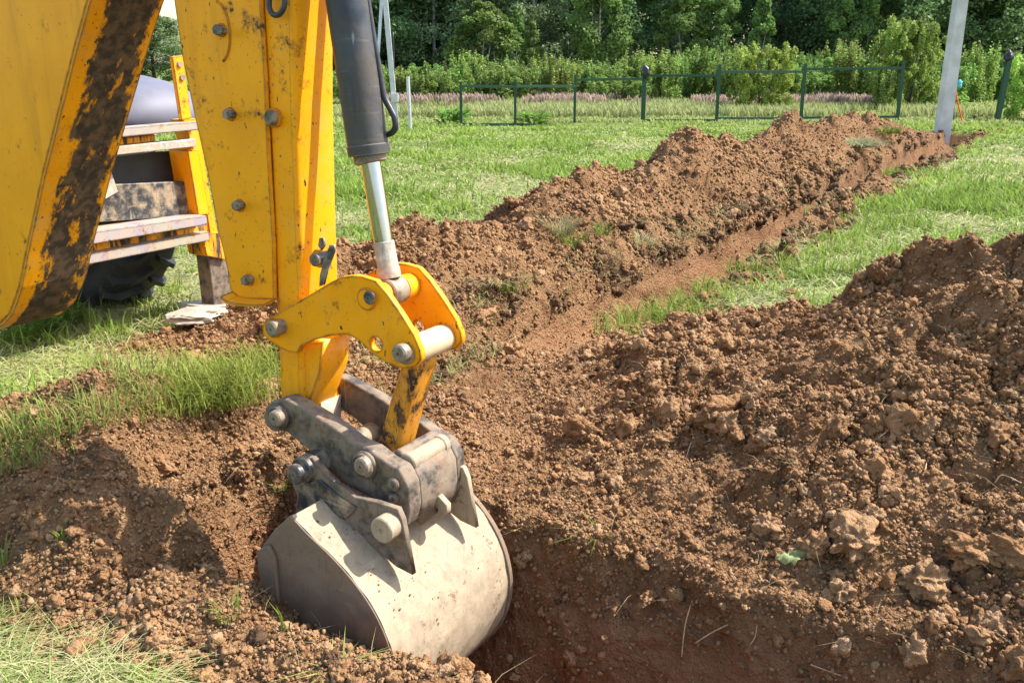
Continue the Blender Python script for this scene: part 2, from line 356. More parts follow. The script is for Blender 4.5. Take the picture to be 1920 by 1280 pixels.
darkg = np.maximum(sstep(T2B - .12, T2B - .02, Vg) * (1 - sstep(T2B + .12, T2B + .42, Vg + .25 * fbm(Ug, Vg, .5, 3, 181))) * sstep(-.15, -.07, Zg) * (1 - sstep(.16, .30, Zg)), sstep(T2A - .55, T2A - .3, Vg) * (1 - sstep(T2A + .02, T2A + .06, Vg)) * sstep(-.22, -.12, Zg) * sstep(6.2, 7.2, Ug)) * sstep(3.2, 4.2, Ug)
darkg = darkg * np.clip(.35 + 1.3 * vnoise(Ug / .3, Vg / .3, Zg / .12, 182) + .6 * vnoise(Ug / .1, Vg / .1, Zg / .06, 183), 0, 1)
# lumps push the surface in all three directions, so banks and walls are ragged, not draped
def lumps(X, Y, Z):
    dx = dy = dz = 0
    for sc, a, sd_ in ((.30, .026, 11), (.11, .020, 12), (.045, .0125, 13), (.022, .0075, 14)):
        n1 = vnoise(X / sc, Y / sc, Z / sc, sd_); n2 = vnoise(X / sc + 9, Y / sc, Z / sc, sd_ + 40); n3 = np.abs(vnoise(X / sc, Y / sc + 7, Z / sc, sd_ + 80)) * 1.6 - .5
        dx = dx + n1 * a; dy = dy + n2 * a; dz = dz + n3 * a
    return dx, dy, dz
wm = np.exp(-((Ug - (T1B - .03)) / .16) ** 2) * sstep(2.6, 2.2, Vg) + .5 * np.exp(-((Vg - T2B) / .16) ** 2) * sstep(6, 7, Ug)
wn_ = vnoise(Ug / .42 + Vg / .42, Zg / .38, Vg / .42, 191) * .060 + vnoise(Ug / .16, Zg / .15, Vg / .16, 192) * .028
dU = wm * wn_ * (Vg < 2.5) ; dV = wm * wn_ * (Vg >= 2.5)
X = X + SU * dU - CU * dV; Y = Y + CU * dU + SU * dV
wallf = 1 - .15 * sstep(-.15, -.4, Zg)
dx, dy, dz = lumps(X, Y, Zg)
Xd = X + dx * near * wallf; Yd = Y + dy * near * wallf; Zd = Zg + dz * near * wallf
nu, nv = Ug.shape
P = np.stack([Xd, Yd, Zd], -1).reshape(-1, 3)
ii = (np.arange(nu - 1)[:, None] * nv + np.arange(nv - 1)[None, :]).ravel()
quads = np.stack([ii, ii + nv, ii + nv + 1, ii + 1], 1)
cen = P[ii]
dry = sstep(.05, .6, fbm(X, Y, .9, 3, 91)) * .5
# cut, trampled grass left of the digging and beside the far trench
def blob(x0, y0, rx, ry): return np.exp(-(((X - x0) / rx) ** 2 + ((Y - y0) / ry) ** 2))
dry = np.clip(dry * (1 - sstep(14, 30, Y)) + .95 * blob(-1.75, 5.1, .85, .65) + .9 * blob(-2.1, 4.4, .7, .4) + .5 * blob(1.4, 6.4, .5, .5) + .8 * blob(7.5, 14.5, 2.2, 3.0) + .8 * blob(-1.35, 2.4, .5, .35), 0, 1)
ground = np_mesh('ground', P, quads.ravel(), np.arange(len(quads)) * 4, np.full(len(quads), 4), M_ground, smooth=True,
                 attrs={'soil': Sg.ravel(), 'dry': dry.ravel(), 'topsoil': darkg.ravel()})
tag(ground, kind='structure')
def zat(x, y):
    u = np.array([SU * x + CU * y]); v = np.array([-CU * x + SU * y]); return float(surface(u, v)[0][0])
def surf_px(px, py):
    """where the sight line of a photo position meets the modelled ground"""
    r = ray(px, py); t = np.arange(1.6, 40, .01); Q = C0 + r * t[:, None]
    u = SU * Q[:, 0] + CU * Q[:, 1]; v = -CU * Q[:, 0] + SU * Q[:, 1]; zz = surface(u, v)[0]
    k = np.argmax(Q[:, 2] < zz); return Vector(Q[k])

# ------------------------------------------------------------------ clods
area = (np.gradient(us)[:, None] * np.gradient(vs)[None, :])
R = np.hypot(X, Y); fov = (np.abs(np.arctan2(X, Y)) < math.radians(40)) & (Y > 1.0)
dzu = np.gradient(Zg, axis=0) / np.gradient(us)[:, None]; dzv = np.gradient(Zg, axis=1) / np.gradient(vs)[None, :]
steep = np.hypot(dzu, dzv)
def ico(sub, seed, amp):
    bm = bmesh.new(); bmesh.ops.create_icosphere(bm, subdivisions=sub, radius=1)
    V = np.array([v.co[:] for v in bm.verts]); F = np.array([[v.index for v in f.verts] for f in bm.faces]); bm.free()
    V = V * (1 - .22 * np.abs(vnoise(V[:, 0] * 1.7 + seed * 3, V[:, 1] * 1.7 + seed, V[:, 2] * 1.7, seed + 3))[:, None] * 2)
    n = vnoise(V[:, 0] * 1.1 + seed * 7, V[:, 1] * 1.1, V[:, 2] * 1.1, seed) * amp + vnoise(V[:, 0] * 2.7 + seed, V[:, 1] * 2.7, V[:, 2] * 2.7, seed + 5) * amp * .8
    if sub > 2: n = n + vnoise(V[:, 0] * 7 + seed, V[:, 1] * 7, V[:, 2] * 7, seed + 9) * amp * .45
    return V * (1 + n)[:, None], F
def rotmats(n):
    q = rng.normal(size=(n, 4)); q /= np.linalg.norm(q, axis=1)[:, None]; a, b, c, d = q.T
    return np.stack([1 - 2 * (c * c + d * d), 2 * (b * c - a * d), 2 * (b * d + a * c), 2 * (b * c + a * d), 1 - 2 * (b * b + d * d), 2 * (c * d - a * b),
                     2 * (b * d - a * c), 2 * (c * d + a * b), 1 - 2 * (b * b + c * c)], 1).reshape(n, 3, 3)
def scatter_clods(name, n, sub, smin, smax, power, wgt, kinds=8, sink=.25):
    wt = wgt.ravel().astype(np.float64); wt /= wt.sum()
    idx = rng.choice(len(wt), n, p=wt); pos = P[idx] + rng.normal(size=(n, 3)) * .006
    s = smin + (smax - smin) * rng.random(n) ** power
    s *= np.clip(R.ravel()[idx] / 3.5, 1, 3.2) ** .8
    Vs, Ls = [], []; off = 0
    for k in range(kinds):
        sel = np.arange(n) % kinds == k; V0, F0 = ico(sub, 100 + k * 3 + sub, .50 if sub > 1 else .34)
        Rm = rotmats(sel.sum()); an = .65 + .6 * rng.random((sel.sum(), 3))
        W = np.einsum('nij,nkj->nki', Rm, V0[None] * an[:, None]) * s[sel][:, None, None] + pos[sel][:, None]
        W[:, :, 2] += (s[sel] * (1 - 2 * sink) * .5)[:, None]
        m = sel.sum(); Vs.append(W.reshape(-1, 3)); Ls.append((F0[None] + (np.arange(m) * len(V0))[:, None, None] + off).reshape(-1, 3)); off += m * len(V0)
    V = np.concatenate(Vs); F = np.concatenate(Ls); nv_ = len(ico(sub, 100, .3)[0])
    TN.append(np.repeat(rng.random(n) ** 2.2 * np.where(rng.random(n) < .28, -1, 1), nv_)); return V, F
area3 = area * np.sqrt(1 + np.clip(steep, 0, 12) ** 2)
sweight = area3 * (Sg > .5) * fov * (R < 30) / np.maximum(R, 2.2) ** 1.9 * np.where(steep > 2.5, .35, 1.0) * np.where((Zg < -.25) & (Ug < 2.9), .22, 1.) * np.where((Zg < -.10) & (Ug > 2.9), .16, 1.)
clump = .45 + np.clip(fbm(Ug, Vg, .35, 3, 131) + .1, 0, 1) * 1.3
VA = []; FA = []; TN = []; o_ = 0
for (n, sub, a, b, pw, wg) in ((200000, 1, .003, .0105, 1.8, sweight * clump), (13000, 2, .008, .017, 2.0, sweight * clump ** 2 * (R < 14) * np.where(Vg > 2.9, .5, 1)), (3200, 3, .012, .028, 2.6, sweight * clump ** 2 * (R < 12) * np.where(Vg > 2.9, .3, 1)), (200, 4, .028, .058, 1.8, sweight * clump ** 2 * (R < 9) * np.where((Vg < 1.2) & (Ug < 3.5), 2.5, .6)), (2600, 3, .007, .027, 2.0, darkg * area3 * fov / np.maximum(R, 2.2) ** 1.6)):
    v_, f_ = scatter_clods('c', n, sub, a, b, pw, wg)
    TN[-1] = np.repeat(-.25 - .75 * rng.random(n), len(v_) // n) if n == 2600 else TN[-1]; VA.append(v_); FA.append(f_ + o_); o_ += len(v_)
Vc = np.concatenate(VA); Fc = np.concatenate(FA)
clods = np_mesh('loose_soil', Vc, Fc.ravel(), np.arange(len(Fc)) * 3, np.full(len(Fc), 3), M_soil, smooth=False, attrs={'tone': np.concatenate(TN)})
tag(clods, 'brown crumbled soil and small clods strewn over the dug heaps', 'soil', kind='stuff')

def big_clod(px, py, size, label, flat=.7, seed=1, mat=None, name='soil_clod', cat='clod', grp='large clods on the dug soil'):
    p = surf_px(px, py); V0, F0 = ico(5, seed, .42 if flat > .5 else .14)
    V0 = V0 + np.stack([vnoise(V0[:, 0] * 14, V0[:, 1] * 14, V0[:, 2] * 14, seed + k) + .6 * vnoise(V0[:, 0] * 5, V0[:, 1] * 5, V0[:, 2] * 5, seed + k + 50) * 2 for k in range(3)], 1) * (.045 if flat > .5 else .02)
    rz = random.random() * 6; c, s = math.cos(rz), math.sin(rz)
    V0 = V0 * np.array([1.25, .9, flat]); V0 = np.stack([V0[:, 0] * c - V0[:, 1] * s, V0[:, 0] * s + V0[:, 1] * c, V0[:, 2]], 1) * size
    o = mesh_obj(name, V0, [tuple(f) for f in F0], mat or M_soil, smooth=True); o.location = p + Vector((0, 0, size * flat * (.35 if flat > .5 else 1.2)))
    tv = -.85 if label.startswith('dark') else (.5 if ('pale' in label or 'tan' in label) else 0.)
    at_ = o.data.attributes.new('tone', 'FLOAT', 'POINT'); at_.data.foreach_set('value', [tv] * len(o.data.vertices))
    tag(o, label, cat, grp); return o
for i, a in enumerate([
    (1440, 990, .050, 'tan squarish soil clod on the trench lip, above the torn pale leaf'),
    (1600, 1020, .085, 'largest rounded brown clod on the trench lip, right of the pale leaf'),
    (1505, 1035, .048, 'flat tan clod just above the torn pale leaf'),
    (1735, 1095, .070, 'smooth pale clod half sunk in the trench lip, below two dark lumps'),
    (1825, 1040, .075, 'blocky brown clod near the trench lip at the right edge of the photo'),
    (1890, 1050, .068, 'upright brown clod beside the blocky one, at the right edge of the photo'),
    (1350, 790, .090, 'broad cracked slab of soil halfway up the wide heap'),
    (1235, 830, .052, 'rough clod left of the cracked slab on the wide heap'),
    (1090, 905, .046, 'pale crumbly clod near the bucket end of the trench lip'),
    (1090, 815, .068, 'big overhanging clod low on the left end of the wide heap'),
    (1480, 560, .060, 'clod on the crest at the left shoulder of the wide heap'),
    (1180, 720, .045, 'single clod on the smooth soil between the two heaps'),
    (1160, 430, .080, 'dark clod on the slope of the long heap, above the far trench'),
    (960, 385, .075, 'round clod on the crest dip at the front of the long heap'),
    (1470, 445, .17, 'dark crumbling lump standing on the grass lip of the long trench'),
    (1700, 325, .16, 'reddish soil lump on the grass lip, near the pole end of the long trench'),
    (1215, 1125, .030, 'small clod stuck in the shaded trench wall'),
    (300, 880, .055, 'crumbly clod in the machine shadow on the near left bank')]):
    big_clod(*a, seed=200 + i * 3, flat=.72)
big_clod(375, 606, .17, 'flat whitish stone slab lying beside the stabiliser foot', flat=.26, seed=77, mat=M_stone, name='stone', cat='stone', grp=None)

# ------------------------------------------------------------------ grass
def blades(pos, h, wd, lean, col, seg=2, dirs=None):
    n = len(pos); th = rng.random(n) * 2 * np.pi if dirs is None else dirs
    d = np.stack([np.cos(th), np.sin(th), np.zeros(n)], 1); s = np.stack([-np.sin(th), np.cos(th), np.zeros(n)], 1)
    up = np.array([0, 0, 1.])
    def at(t): return pos + d * (lean * h * t * t)[:, None] + up * (h * (t - .35 * lean * t * t) )[:, None]
    hw = s * (wd / 2)[:, None]
    m = at(.55)
    Vt = np.stack([pos - hw, pos + hw, m + hw * .85, m - hw * .85, at(1.0)], 1).reshape(-1, 3)
    b = np.arange(n)[:, None] * 5
    q = (b + np.array([[0, 1, 2, 3]])); t = (b + np.array([[3, 2, 4]]))
    loops = np.concatenate([q, t], 1).ravel()
    tot = np.tile([4, 3], n); st = np.concatenate([[0], np.cumsum(tot)[:-1]])
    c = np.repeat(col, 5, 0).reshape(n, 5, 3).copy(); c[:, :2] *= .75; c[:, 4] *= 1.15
    return Vt, loops, st, tot, c.reshape(-1, 3)
def merge(L):
    Vs, Ls, Ss, Ts, Cs = [], [], [], [], []; vo = lo = 0
    for V, l, s, t, c in L:
        Vs.append(V); Ls.append(l + vo); Ss.append(s + lo); Ts.append(t); Cs.append(c); vo += len(V); lo += len(l)
    return [np.concatenate(a) for a in (Vs, Ls, Ss, Ts, Cs)]
gmask = np.clip(1 - Sg * 1.6, 0, 1)
tuft = np.clip(fbm(X, Y, .22, 3, 141) + .25, .02, 1) ** 1.5
tuft = np.where(R > 10, np.clip(fbm(X, Y, 1.1, 3, 142) + .6, .2, 1.2), tuft)
gw = area * gmask * fov / np.maximum(R, 2.0) ** 2 * (R < 62)
def pick(wt, n):
    wt = wt.ravel().astype(np.float64); wt /= wt.sum(); idx = rng.choice(len(wt), n, p=wt)
    iu, iv = np.unravel_index(idx, X.shape); du = np.gradient(us)[iu] * (rng.random(n) - .5); dv = np.gradient(vs)[iv] * (rng.random(n) - .5)
    p = P[idx].copy(); p[:, 0] += SU * du - CU * dv; p[:, 1] += CU * du + SU * dv; p[:, 2] -= .008; return idx, p
def gcol(n, base, var=.25, yellow=.3):
    c = np.tile(np.array(base), (n, 1)) * (1 + (rng.random((n, 1)) - .5) * 2 * var)
    y = (rng.random((n, 1)) ** 2) * yellow; return c * (1 - y) + np.array([.32, .30, .07]) * y
G = []
idx, p = pick(gw * tuft * (1 - .85 * dry), 230000); r = R.ravel()[idx]
hh = (.05 + .15 * rng.random(len(p)) ** 1.6) * (1 + .8 * np.clip(tuft.ravel()[idx], 0, 1)) * 1.0 * np.where((r > 5) & (r < 15), .8, 1) * np.where(r > 15, .55, 1) * np.where(r < 3.2, .5, 1)
patch = np.clip(fbm(p[:, 0], p[:, 1], 1.3, 3, 151) * .5 + .5, 0, 1)[:, None]
pinkz = sstep(29, 33, p[:, 1]) * (1 - sstep(44, 50, p[:, 1]))
cc = gcol(len(p), (.160, .250, .034)) * (1 - patch) + gcol(len(p), (.26, .355, .060)) * patch
meadow = (sstep(25, 29, p[:, 1]))[:, None]; cc = cc * (1 - meadow) + gcol(len(p), (.31, .35, .115)) * meadow
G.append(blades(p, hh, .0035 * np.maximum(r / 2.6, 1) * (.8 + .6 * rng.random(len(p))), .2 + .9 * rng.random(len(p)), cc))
# cut straw lying about
idx, p = pick(gw * (.16 + dry * 1.3) * (R < 26), 66000); r = R.ravel()[idx]; n = len(p); p[:, 2] += .012 + .03 * rng.random(n)
cs = gcol(n, (.46, .42, .22), .25, 0) * (1 - .5 * (rng.random((n, 1)) > .6) * np.array([.6, .2, .8]))
G.append(blades(p, .05 + .12 * rng.random(n), .003 * np.maximum(r / 2.8, 1), 2.2 + rng.random(n), cs))
idx, p = pick(sweight * (R < 12) * np.where(darkg > .3, 6, 1), 2600); n = len(p); p[:, 2] += .012
G.append(blades(p, .02 + .07 * rng.random(n) ** 2, .0016 * np.maximum(R.ravel()[idx] / 2.8, 1), 1.0 + 2 * rng.random(n), gcol(n, (.40, .32, .18), .3, 0)))
idx, p = pick(darkg * area * fov / np.maximum(R, 2) ** 2 * (R < 18), 2600); n = len(p); p[:, 2] += .01
G.append(blades(p, .05 + .10 * rng.random(n), .0025 * np.maximum(R.ravel()[idx] / 3, 1), .8 + 1.6 * rng.random(n), gcol(n, (.30, .30, .12), .35, .3)))
# taller clumps: left lawn, strip beside the far trench
def clumps(pts, per, rad, h0, h1, base):
    for (px, py, k) in pts:
        q = surf_px(px, py); m = int(per * k); a = rng.random(m) * 6.28; rr = rad * k ** .5 * np.sqrt(rng.random(m)); x = q.x + np.cos(a) * rr; y = q.y + np.sin(a) * rr
        pz = np.full(m, q.z - .01); pp = np.stack([x, y, pz], 1); dist = math.hypot(q.x, q.y)
        G.append(blades(pp, h0 + (h1 - h0) * rng.random(m) ** 1.5, np.full(m, .0042 * max(1, dist / 3.6)), .2 + 1.1 * rng.random(m), gcol(m, base, .3, .5)))
clumps([(x, y, 1) for x, y in ((340, 740), (375, 725), (410, 715), (445, 705), (480, 690), (505, 680), (300, 760), (430, 740), (500, 715), (390, 750), (465, 735), (350, 715))], 230, .2, .05, .22, (.20, .245, .04))
clumps([(x, y, 1) for x, y in ((20, 850), (60, 840), (110, 790), (30, 800), (150, 700), (250, 690), (200, 640), (90, 700), (160, 780), (230, 740))], 170, .18, .05, .17, (.22, .26, .06))
clumps([(x, y, 1) for x, y in ((1190, 625), (1230, 605), (1275, 590), (1320, 570), (1365, 550), (1500, 500), (1560, 485), (1600, 480), (1420, 515), (1640, 440), (1700, 430), (1600, 455))], 210, .26, .06, .22, (.17, .245, .035))
clumps([(x, y, 1) for x, y in ((30, 1200), (80, 1245), (150, 1265), (210, 1275), (10, 1150), (60, 1275))], 200, .11, .03, .09, (.24, .26, .07))
clumps([(x, y, 1.6) for x, y in ((1620, 410), (1680, 385), (1760, 390), (1850, 380), (1900, 400), (1740, 330), (1860, 330))], 300, .5, .10, .22, (.15, .24, .03))
# pinkish seed heads in the far meadow
idx, p = pick(gw * (Y > 31) * (Y < 47) * (X > -6) * (X < 16) * (fbm(X, Y, 3.0, 2, 161) > -.55), 26000); n = len(p)
G.append(blades(p, .25 + .2 * rng.random(n), np.full(n, .045), .4 * np.ones(n), gcol(n, (.29, .31, .12), .2, .2)))
p2 = p.copy(); p2[:, 2] += .22 + .12 * rng.random(n); p2 = p2[(p2[:, 1] > 37) & (fbm(p2[:, 0], p2[:, 1], 2.2, 3, 163) > -.15)]; n = len(p2)
G.append(blades(p2,   .16 + .16 * rng.random(n), np.full(n, .06), .4 * np.ones(n), gcol(n, (.36, .255, .20), .25, 0)))
gr = merge(G)
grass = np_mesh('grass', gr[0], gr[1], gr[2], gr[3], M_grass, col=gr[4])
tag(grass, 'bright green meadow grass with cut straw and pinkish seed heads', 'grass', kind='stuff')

def tuft_thing(px, py, n, h, label, base=(.13, .22, .03), rad=.03, width=.005, lean=.8, cat='grass tuft', name='grass_tuft', dz=0, grp='tufts rooted in the dug soil'):
    q = surf_px(px, py); q.z += dz + .012; q += Vector((-.01, -.015, 0)); a = rng.random(n) * 6.28; rr = rad * np.sqrt(rng.random(n))
    pp = np.stack([np.cos(a) * rr, np.sin(a) * rr, np.zeros(n) - .01], 1)
    V, l, s, t, c = blades(pp, h * (.5 + .6 * rng.random(n)), np.full(n, width), lean * (.4 + rng.random(n)), gcol(n, base, .3, .4), dirs=a + rng.normal(size=n) * .4)
    o = np_mesh(name, V, l, s, t, M_grass, col=c); o.location = q; tag(o, label, cat, grp); return o
tuft_thing(1125, 1003, 16, .085, 'small green tuft hanging from the trench lip right of the bucket', lean=1.8)
tuft_thing(532, 915, 16, .07, 'little green sprig in the cavity left of the hitch')
tuft_thing(548, 1180, 5, .12, 'few long green blades upright in front of the bucket side', lean=.3, rad=.015, width=.006)
tuft_thing(440, 1150, 22, .07, 'low green weed in front of the pit, left of the bucket', rad=.05)
tuft_thing(1050, 440, 260, .20, 'pale dry tuft on the long heap, nearest the steel rod', (.36, .34, .18), .12, .006)
tuft_thing(1075, 460, 120, .18, 'green tuft under the pale dry one on the long heap', (.15, .24, .04), .12, .006)
tuft_thing(930, 530, 200, .13, 'matted dry tuft low on the long heap behind the curved link', (.40, .36, .20), .14, .006, 1.6)
tuft_thing(960, 540, 90, .13, 'green tuft beside the matted dry one behind the curved link', (.15, .24, .04), .14, .006, 1.0)
tuft_thing(1130, 440, 60, .15, 'thin green tuft in the middle of the long heap', rad=.08)
tuft_thing(1595, 275, 500, .25, 'grey green mat of turf turned over on the far part of the long heap', (.33, .34, .19), .38, .02, 1.8)
tuft_thing(1660, 250, 220, .22, 'bright green tuft near the pole end of the long heap', (.17, .26, .05), .25, .018, 1.2)
tuft_thing(1200, 455, 90, .14, 'dry straw tuft at the foot of the long heap above the trench wall', (.40, .35, .2), .12, .006, 1.4)
tuft_thing(130, 1010, 9, .05, 'tiny green seedling in the machine shadow', rad=.02)
tuft_thing(640, 1262, 14, .11, 'long pale blades on the bank below the bucket', (.28, .32, .09), .03, .005, 1.5)
tuft_thing(845, 1268, 16, .08, 'small green blades at the trench edge under the bucket heel', rad=.03, lean=1.4)
tuft_thing(18, 1060, 16, .12, 'tall curved blades at the left edge of the near bank', (.2, .28, .06), .04, .005, .8)

def leaf_plant(px, py, n, h, lw, label, base=(.14, .24, .04), rad=.08, name='weed_plant'):
    q = surf_px(px, py); V = []; F = []; Cc = []
    for k in range(n):
        a = random.random() * 6.28; r0 = rad * math.sqrt(random.random()); z = h * random.random(); x0, y0 = math.cos(a) * r0, math.sin(a) * r0
        d = Vector((math.cos(a + random.gauss(0, .6)), math.sin(a + random.gauss(0, .6)), random.uniform(-.1, .8))).normalized(); s = d.cross(Vector((0, 0, 1))).normalized() * lw * .5
        L_ = lw * random.uniform(1.6, 2.8); b = Vector((x0, y0, z)); m = b + d * L_ * .5 + Vector((0, 0, lw * .15)); e = b + d * L_; i = len(V)
        V += [b, m + s, e, m - s]; F.append((i, i + 1, i + 2, i + 3)); c = np.array(base) * random.uniform(.7, 1.35); Cc += [c] * 4
    V = np.array([v[:] for v in V]); F = np.array(F)
    stem = 10
    for k in range(stem):
        a = random.random() * 6.28; i = len(V); t = np.array([math.cos(a) * rad * .7, math.sin(a) * rad * .7, h])
        V = np.concatenate([V, np.array([[0, -.003, -.02], [0, .003, -.02], t + [0, .002, 0], t - [0, .002, 0]])]); F = np.concatenate([F, [[i, i + 1, i + 2, i + 3]]]); Cc += [np.array(base) * .8] * 4
    o = np_mesh(name, V, F.ravel(), np.arange(len(F)) * 4, np.full(len(F), 4), M_grass, col=np.array(Cc)); o.location = q
    tag(o, label, 'weed', 'leafy weeds'); return o
leaf_plant(65, 645, 260, .20, .030, 'bushy bright green weed in the lawn under the boom end', rad=.15)
leaf_plant(120, 620, 160, .16, .028, 'smaller leafy weed in the lawn right of the bushy one under the boom', rad=.12)
leaf_plant(850, 232, 160, .35, .12, 'low leafy weed at the foot of the first green fence post', rad=.4)
leaf_plant(1000, 235, 120, .3, .12, 'low leafy weed under the second fence bay', rad=.4)
def crumpled_leaf():
    q = surf_px(1482, 1052); V = []; F = []; n = 14
    for i in range(n + 1):
        t = i / n; wd = .020 * math.sin(math.pi * min(1, t * 1.05 + .04)) * (1 + .35 * math.sin(i * 2.3)) + .001
        for j, sgn in enumerate((-1, -.5, 0, .5, 1)):
            V.append((t * .12 - .06, sgn * wd, .018 + .008 * math.sin(t * 7 + sgn * 3) + .006 * abs(sgn) * math.sin(i * 1.9)))
    for i in range(n):
        for j in range(4): a = i * 5 + j; F.append((a, a + 1, a + 6, a + 5))
    V = np.array(V); F = np.array(F)
    o = np_mesh('torn_leaf', V, F.ravel(), np.arange(len(F)) * 4, np.full(len(F), 4), M_grass, col=np.tile([[.36, .42, .19]], (len(V), 1)), smooth=True)
    o.location = q + Vector((0, -.03, .022)); o.scale = (1.1,) * 3; o.rotation_euler = (.45, 0, .1); tag(o, 'pale green torn leaf lying on the trench lip', 'leaf')
crumpled_leaf()
def tube_mesh(path, rad, k=8, cap=True):
    path = [Vector(p) for p in path]; V = []; F = []; n = len(path); rads = rad if hasattr(rad, '__len__') else [rad] * n
    ref = None
    for i, p in enumerate(path):
        d = (path[min(i + 1, n - 1)] - path[max(i - 1, 0)]).normalized()
        if ref is None: ref = d.orthogonal().normalized()
        ref = (ref - d * ref.dot(d)).normalized(); b = d.cross(ref)
        for j in range(k):
            a = 2 * math.pi * j / k; V.append(p + (ref * math.cos(a) + b * math.sin(a)) * rads[i])
    for i in range(n - 1):
        for j in range(k): F.append((i * k + j, i * k + (j + 1) % k, (i + 1) * k + (j + 1) % k, (i + 1) * k + j))
    if cap: F.append(tuple(reversed(range(k)))); F.append(tuple((n - 1) * k + j for j in range(k)))
    return V, F
def smooth_path(pts, sub=6):
    P_ = [Vector(p) for p in pts]; P_ = [P_[0] * 2 - P_[1]] + P_ + [P_[-1] * 2 - P_[-2]]; out = []
    for i in range(1, len(P_) - 2):
        for s in range(sub):
            t = s / sub; a, b, c, d = P_[i - 1:i + 3]
            out.append(.5 * ((2 * b) + (c - a) * t + (2 * a - 5 * b + 4 * c - d) * t * t + (3 * b - a - 3 * c + d) * t ** 3))
    out.append(P_[-2]); return out
for i, (pts, lab) in enumerate([
    ([(1298, 1125), (1285, 1170), (1278, 1230)], 'long thin root hanging down the shaded trench wall'),
    ([(1365, 1170), (1335, 1185), (1303, 1205)], 'forked pale root lying across the shaded trench wall'),
    ([(1420, 1168), (1415, 1195), (1397, 1220)], 'fine curled root right of the forked one on the trench wall'),
    ([(1520, 1245), (1555, 1258), (1590, 1270)], 'straight pale twig low on the trench wall'),
    ([(1285, 862), (1292, 840), (1297, 825)], 'thin root sticking out below the cracked soil slab'),
    ([(1735, 880), (1740, 860), (1752, 875)], 'bent straw on the right of the wide heap'),
    ([(1865, 905), (1880, 890), (1915, 905)], 'branched root on the wide heap at the right edge of the photo'),
    ([(640, 1000 - 120), (700, 715), (745, 700)], None)]):
    if lab is None: continue
    q = [surf_px(*p) - Vector(ray(*p)).normalized() * .02 for p in pts]; V, F = tube_mesh(smooth_path(q), .0022, 5)
    tag(mesh_obj('root', V, F, M_root, smooth=True), lab, 'root', 'roots in the dug soil')

# ------------------------------------------------------------------ digging machine
# plane of the arm: V (horizontal, away from the camera), Z up, U along the pins; s = distance along the pins from the outer face of the bucket ear
S0 = float((C0 + ray(770, 1075) * 3.0) @ UV)
def q_(px, py, s):
    r = ray(px, py); t = (S0 + s - C0 @ UV) / (r @ UV); p = C0 + r * t; return float(p @ VV), float(p[2])
def W(v, z, s): return Vector(VV * v + UV * (S0 + s) + np.array([0, 0, z]))
BAS = Matrix(((VV[0], 0, UV[0], 0), (VV[1], 0, UV[1], 0), (0, 1, 0, 0), (0, 0, 0, 1)))
def plate(name, pts, s0, s1, mat, parent, bev=.003, holes=(), ref=None, world=False, round_=0):
    """closed outline read on the plane s = ref, thickened from s0 to s1 along the pins"""
    ref = s0 if ref is None else ref
    pv = [p if world else q_(*p, ref) for p in pts]
    if round_:
        out = []; n = len(pv)
        for i in range(n):
            a, b, c = Vector(pv[i - 1]), Vector(pv[i]), Vector(pv[(i + 1) % n])
            la, lc = (a - b).length, (c - b).length; ra = min(round_, la * .4); rc = min(round_, lc * .4)
            p0 = b + (a - b) / la * ra; p2 = b + (c - b) / lc * rc
            for t in (0, .33, .67, 1): out.append(tuple(p0 * (1 - t) ** 2 + b * 2 * t * (1 - t) + p2 * t * t))
        pv = out
    cu = bpy.data.curves.new(name, 'CURVE'); cu.dimensions = '2D'; cu.fill_mode = 'BOTH'
    loops = [pv]
    for (hx, hy, hr) in holes:
        cv, cz = (hx, hy) if world else q_(hx, hy, ref); loops.append([(cv + hr * math.cos(a), cz + hr * math.sin(a)) for a in np.linspace(0, 2 * math.pi, 24, endpoint=False)])
    for lp in loops:
        sp = cu.splines.new('POLY'); sp.points.add(len(lp) - 1); sp.use_cyclic_u = True
        for i, (a, b) in enumerate(lp): sp.points[i].co = (a, b, 0, 1)
    h = (s1 - s0) / 2; cu.extrude = max(h - bev, .0001); cu.bevel_depth = bev; cu.offset = -bev; cu.bevel_resolution = 1
    tmp = bpy.data.objects.new('tmp', cu); COL.objects.link(tmp); dg = bpy.context.evaluated_depsgraph_get(); dg.update()
    me = bpy.data.meshes.new_from_object(tmp.evaluated_get(dg)); bpy.data.objects.remove(tmp); me.name = name
    me.transform(Matrix.Translation(Vector(UV * (S0 + (s0 + s1) / 2))) @ BAS)
    me.materials.clear(); me.materials.append(mat)
    o = bpy.data.objects.new(name, me); COL.objects.link(o); WORLD[o.name] = Vector((0, 0, 0)); return attach(o, parent)
def lathe(name, axis_a, axis_b, prof, mat, parent, k=32, smooth=True, hexa=False):
    """prof: (fraction along axis, radius)"""
    a, b = Vector(axis_a), Vector(axis_b); d = (b - a); L_ = d.length; d.normalize(); r1 = d.orthogonal().normalized(); r2 = d.cross(r1); V = []; F = []
    if hexa: k = 6
    for (t, r) in prof:
        for j in range(k):
            an = 2 * math.pi * j / k; V.append(a + d * (t * L_) + (r1 * math.cos(an) + r2 * math.sin(an)) * max(r, 1e-5))
    for i in range(len(prof) - 1):
        for j in range(k): F.append((i * k + j, i * k + (j + 1) % k, (i + 1) * k + (j + 1) % k, (i + 1) * k + j))
    F.append(tuple(reversed(range(k)))); F.append(tuple((len(prof) - 1) * k + j for j in range(k)))
    o = mesh_obj(name, V, F, mat, parent, smooth=smooth and not hexa)
    if smooth and not hexa:
        try:
            for p_ in o.data.polygons: p_.use_smooth = len(p_.vertices) == 4
            o.data.set_sharp_from_angle(angle=math.radians(35))
        except Exception: pass
    bm = bmesh.new(); bm.from_mesh(o.data); bmesh.ops.recalc_face_normals(bm, faces=bm.faces); bm.to_mesh(o.data); bm.free()
    return o
